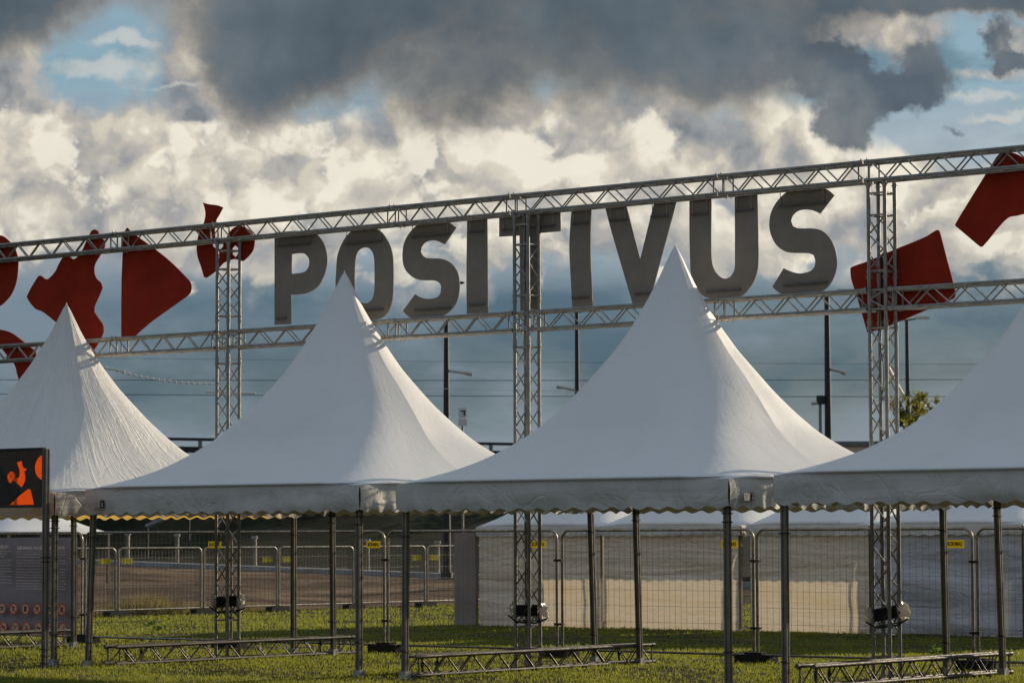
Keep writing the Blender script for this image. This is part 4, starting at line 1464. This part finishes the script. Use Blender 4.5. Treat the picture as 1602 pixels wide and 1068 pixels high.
# ================================================================ low crowd barriers
BW, BH = 2.66, 1.58
BFR = rounded_frame(BW, BH, .16, .12, .024).mesh('frame', M['galv'], True)
wb = MB()
for i in range(24):
    x = -BW / 2 + .08 + i * (BW - .16) / 23
    wb.tube([(x, 0, .16), (x, 0, BH)], .003, 3, cap=False)
for j in range(4):
    wb.tube([(-BW / 2, 0, .45 + j * .3), (BW / 2, 0, .45 + j * .3)], .003, 3, cap=False)
BWI = wb.mesh('wire_mesh', M['wire'])
by = [9.7, 12.4, 15.2, 18.0, 20.6, 23.4, 26.2, 29.0]
blab = ['low barrier panel left of the others, behind the rules banner edge', 'low barrier panel seen between the leaning post and the banner', 'low barrier panel behind the tall dry grass',
        'low barrier panel behind the first tower', 'low barrier panel left of the dark double tent post', 'low barrier panel before the pale kerb, between the tent posts', 'low barrier panel beside the end wall of the marquee']
for i in range(7):
    root = thing('low_barrier', blab[i], 'barrier', (-18.3, (by[i] + by[i + 1]) / 2, 0), (0, 0, math.pi / 2 + random.uniform(-.01, .01)), 'low barriers along the bare earth')
    s = (by[i + 1] - by[i] - .1) / BW
    f = link('frame', BFR, root)
    f.scale = (s, 1, 1)
    f = link('wire_mesh', BWI, root)
    f.scale = (s, 1, 1)
    f['kind'] = 'stuff'
    q = MB().box((BW * s / 2 - .3 if i % 2 else -BW * s / 2 + .3, .02, 1.28), (.34, .01, .13)).build('tag_plate', M['yellow'], root)
for i, y in enumerate(by[1:]):
    b = link('fence_foot', BLOCK, None, (-18.3, y, 0))
    b.rotation_euler = (0, 0, math.pi / 2)
    tag(b, ['black foot under the low barriers by the leaning post', 'black foot under the low barriers in the dry grass', 'black foot under the low barriers left of the first tower', 'black foot under the low barriers right of the first tower',
            'black foot under the low barriers between the double post and next post', 'black foot under the low barriers left of the third tent', 'black foot under the low barriers by the marquee end wall'][i], 'fence foot', 'feet of the low barriers')

# ================================================================ roadside posts, guard rail, bank planting
def kerbside(x):
    return (x, kerb_y(x) + .7, kerb_z(x) + .02)


for i, (x, lab) in enumerate([(-67.3, 'pale roadside post behind the leaning tent post'), (-61.0, 'pale roadside post left of the first tower'), (-57.6, 'pale roadside post just right of the first tower'),
                              (-52.5, 'pale roadside post behind the double tent post'), (-45.6, 'pale roadside post seen left of the third tent post'), (-41.6, 'pale roadside post right of the third tent post')]):
    x_, y_, z_ = kerbside(x)
    root = thing('roadside_post', lab, 'post', (x_, y_, z_ - .05), (0, 0, 0), 'pale posts along the kerb')
    MB().tube([(0, 0, 0), (0, 0, 1.35)], [.09, .08], 8).build('shaft', M['galv'], root, smooth=True)
    MB().tube([(0, 0, 1.35), (0, 0, 1.45)], [.14, .12], 8).build('cap', M['concrete'], root, smooth=True)

crest = lambda a: (-95 + a * 75, 22 + a * 190)
c0, c1 = crest(0), crest(1)
clen = math.hypot(c1[0] - c0[0], c1[1] - c0[1])
ang = math.atan2(c1[1] - c0[1], c1[0] - c0[0])
root = thing('guard_rail', 'dark guard rail along the raised road beyond the tents', 'guard rail', (c0[0], c0[1], 5.85), (0, 0, ang))
MB().box((clen / 2, 0, .95), (clen, .14, .15)).build('top_rail', M['darksteel'], root)
MB().box((clen / 2, 0, .42), (clen, .12, .32)).build('lower_rail', M['darksteel'], root)
pm = MB().box((0, 0, .46), (.16, .14, .9)).mesh('rail_post', M['kerb'])
for i in range(int(clen / 3.4)):
    link('rail_post', pm, root, (2 + i * 3.4, 0.0, 0))
dk = MB().box((clen / 2, .2, -.25), (clen, 1.2, .5))
dk.build('deck_edge', M['concrete'], root)
a = .455
cx_, cy_ = crest(a)
root = thing('concrete_pillar', 'squat concrete pillar on the raised road, right of the small black box', 'pillar', (cx_ - .3, cy_ - .5, 5.6))
MB().box((0, 0, .62), (.95, .95, 1.24)).build('shaft', M['concrete'], root)
MB().box((0, 0, 1.29), (1.15, 1.15, .10)).build('cap', M['concrete'], root)
cx_, cy_ = crest(.425)
root = thing('box_on_stand', 'small black box on a thin stand beside the guard rail', 'camera', (cx_, cy_, 5.8))
MB().tube([(0, 0, 0), (0, 0, 1.35)], .04, 6).build('stand', M['darksteel'], root)
MB().box((0, 0, 1.62), (.75, .5, .52), .3).box((.0, -.3, 1.62), (.5, .15, .3), .3).build('housing', M['darksteel'], root)
# slanting handrail on the bank
root = thing('bank_handrail', 'dark slanting handrail on the bank left of the first tower', 'handrail', (0, 0, 0))
p0, p1 = Vector((-61.5, 58.2, 2.3)), Vector((-58.6, 60.6, 3.9))
MB().tube([p0, p1], .10, 8).build('rail', M['kerb'], root, smooth=True)
for s in (.02, .5, .98):
    q = p0.lerp(p1, s)
    MB().tube([(q.x, q.y, q.z - 1.4), q], .05, 6).build('upright', M['darksteel'], root)

for i in range(9):
    a = .30 + i * .045
    cx_, cy_ = crest(a)
    x = cx_ + 9 + random.uniform(-2, 3)
    y = cy_ - 7 + random.uniform(-2, 2)
    mb = MB()
    for _ in range(16):
        leaf_clump(mb, (random.gauss(0, 1.3), random.gauss(0, 1.3), random.uniform(.2, 1.8)), .8, 60, .13, .8)
    root = thing('bush', 'dark bush on the bank, %s' % ['under the left rail end', 'left of the first tower', 'behind the first tower', 'right of the first tower', 'behind the second tent', 'left of the black box on a stand',
                 'under the black box on a stand', 'under the concrete pillar', 'right of the concrete pillar'][i], 'bush', (x, y, 2.4), (0, 0, 0), 'dark bushes on the bank')
    mb.build('foliage', M['bush'], root)
    MB().tube([(0, 0, -.9), (.1, 0, .4), (.3, .1, 1.2)], [.09, .06, .03], 6).build('stem', M['bark'], root)

# ================================================================ street poles, wires
def pole(x, y, h, label, arm, head=None, r0=.13, extra=None):
    root = thing('street_pole', label, 'pole', (x, y, 0), (0, 0, 0), 'dark street poles beyond the gate')
    MB().tube([(0, 0, 0), (0, 0, h * .5), (0, 0, h)], [r0, r0 * .8, r0 * .55], 10).build('shaft', M['darksteel'], root, smooth=True)
    MB().tube([(0, 0, 0), (0, 0, .5)], r0 * 1.4, 10).build('base_sleeve', M['darksteel'], root, smooth=True)
    if arm:
        dx, z0, z1 = arm
        d = RGT * dx
        MB().tube([(0, 0, z0), (d.x * .8, d.y * .8, z0 + (z1 - z0) * .8)], .05, 6).build('arm', M['lampwhite'], root)
        MB().tube([(d.x * .75, d.y * .75, z0 + (z1 - z0) * .75), (d.x, d.y, z1)], [.07, .09], 8).build('lamp_head', M['lampwhite'], root)
    if head:
        for sgn in (-1, 1):
            d = RGT * (.42 * sgn)
            MB().tube([(0, 0, h), (d.x, d.y, h + .08)], .03, 6).build('bracket', M['darksteel'], root)
            MB().box((d.x * 1.5, d.y * 1.5, h + .1), (.55, .24, .10), math.atan2(RGT.y, RGT.x)).build('lamp_head', M['lampwhite'], root)
    return root


pole(-39.7, 52.64, 9.9, 'dark street pole rising above the saddle between second and third tents', (.97, 8.08, 7.94), None, .16)
pole(-37.06, 57.31, 10.4, 'dark street pole with twin lamp heads right of the middle tower', (-.78, 7.40, 7.57), True, .13)
pole(-23.06, 53.12, 10.1, 'thick dark street pole left of the right tower', (.62, 7.54, 7.38), True, .15)
pole(-30.24, 70.42, 10.5, 'dark street pole behind the yellow green tree', (-.8, 7.2, 8.6), True, .13)
# camera box strapped to the thick pole
root = thing('pole_camera', 'grey camera box strapped to the thick street pole', 'camera', (-23.2, 52.9, 6.45))
MB().box((0, 0, 0), (.22, .22, .30)).build('housing', M['darksteel'], root)
MB().tube([(-.10, -.08, -.1), (-.26, -.2, -.12)], .06, 8).build('lens', M['lampwhite'], root)
MB().tube([(-.02, -.02, -.15), (-.02, -.02, -3.6)], .06, 6).build('conduit', M['kerb'], root)

root = thing('road_sign', 'white square road sign on a thin post between second and third tents', 'sign', (-26.48, 37.6, 0), (0, 0, math.atan2(RGT.y, RGT.x)))
MB().tube([(0, 0, 0), (0, 0, 5.25)], .035, 8).build('post', M['galv'], root, smooth=True)
MB().box((0, -.05, 5.62), (.25, .02, .30)).box((0, -.05, 5.33), (.27, .02, .22)).build('plate', M['signwhite'], root)
MB().box((.02, -.063, 5.68), (.15, .004, .035)).box((.06, -.063, 5.60), (.05, .004, .12)).build('emblem', M['ink'], root)


def wire(p0, p1, sag, r, label, nm='overhead_wire', m_=None, grp='overhead wires'):
    p0, p1 = Vector(p0), Vector(p1)
    pts = []
    for i in range(25):
        s = i / 24
        q = p0.lerp(p1, s)
        q.z -= sag * 4 * s * (1 - s)
        pts.append(q)
    o = MB().tube(pts, r, 5).build(nm, m_ or M['cable'])
    return tag(o, label, 'wire', grp)


wire((-66, 34.2, 8.0), (-14, 75.7, 7.8), .1, .013, 'upper dark overhead wire crossing behind the towers')
wire((-66, 34.2, 7.5), (-14, 75.7, 7.1), .1, .013, 'lower dark overhead wire crossing behind the towers')
wire((-66, 36.2, 9.1), (-14, 77.7, 8.4), .15, .006, 'faint highest overhead wire behind the towers')
root = thing('insulated_cable', 'pale beaded cable hanging left of the first tower', 'cable', (0, 0, 0))
p0, p1 = Vector((-24.2, 20.2, 6.23)), Vector((-21.9, 22.1, 5.76))
pts = [p0.lerp(p1, i / 20) - Vector((0, 0, .12 * math.sin(math.pi * i / 20))) for i in range(21)]
MB().tube([p0 + (p0 - p1) * 3.0 + Vector((0, 0, -.6))] + pts + [p1 + (p1 - p0) * 4.0 + Vector((0, 0, 1.6))], .007, 5).build('cable_core', M['insul'], root)
bm_ = MB().tube([(-.035, 0, 0), (.035, 0, 0)], .03, 8).mesh('insulator', M['insul'])
for q in pts:
    o = link('insulator', bm_, root, q)
    o.rotation_euler = (0, 0, math.atan2(p1.y - p0.y, p1.x - p0.x))
MB().tube([p0 + Vector((-.6, -.48, .1)), p0 + Vector((.5, .4, -.14))], .028, 6).build('bracket_arm', M['insul'], root)
MB().tube([p1 + Vector((-.2, -.16, -.2)), p1 + Vector((.8, .64, -.25))], .028, 6).build('bracket_arm', M['insul'], root)

# bird
bd = MB().tube([(-.09, 0, 0), (-.04, 0, .01), (.03, 0, .012), (.09, 0, .0)], [.01, .03, .028, .006], 6)
bd.add([(-.02, 0, .01), (.04, 0, .01), (-.06, .22, .05)], [(0, 1, 2)]).add([(-.02, 0, .01), (.04, 0, .01), (-.06, -.22, .05)], [(0, 2, 1)])
tag(bd.build('bird', M['ink'], loc=(-7.38, 14.46, 7.03)), 'tiny dark bird flying right of the first letter S', 'bird')

# ================================================================ tree and building at the right
root = thing('broadleaf_tree', 'yellow green tree top showing beside the right tower', 'tree', (-22.4, 60.1, 0))
MB().tube([(0, 0, 0), (.05, .1, 2.5), (-.1, .1, 4.4), (0, .2, 6.4)], [.2, .16, .11, .03], 8).build('trunk', M['bark'], root, smooth=True)
for k in range(9):
    a = k * 2.4
    z = 3.6 + k * .3
    L_ = 1.9 - k * .1
    MB().tube([(0, .1, z), (math.cos(a) * L_ * .5, math.sin(a) * L_ * .5, z + .55), (math.cos(a) * L_, math.sin(a) * L_, z + 1.1)], [.06, .04, .012], 5).build('limb', M['bark'], root)
mb = MB()
for k in range(62):
    a = random.random() * 6.283
    rr = 2.1 * random.random() ** .55
    z = 5.9 + random.gauss(0, .75)
    if z > 7.1 - rr * .25:
        z = 7.1 - rr * .25 - random.random() * .6
    leaf_clump(mb, (math.cos(a) * rr, math.sin(a) * rr, z), random.uniform(.2, .42), 42, .085, .7)
mb.build('crown', M['leaf'], root)

root = thing('beige_building', 'low beige building with a grey flat roof edge right of the third tent', 'building', (-24.3, 67.5, 0.05), (0, 0, math.atan2(RGT.y, RGT.x)))
MB().box((0, 0, 2.56), (14.4, 5.6, 5.12)).build('wall', M['render_wall'], root)
MB().box((0, 0, 5.20), (14.6, 5.8, .16)).build('roof', M['roof_grey'], root)
fr = MB().box((0, 0, 0), (1.3, .08, 1.3)).mesh('window', M['signwhite'])
pn = MB().box((0, -.045, 0), (1.1, .02, 1.1)).mesh('pane', M['pane'])
for k in range(5):
    w_ = link('window', fr, root, (-5.6 + k * 2.8, -2.83, 2.2))
    link('pane', pn, w_)
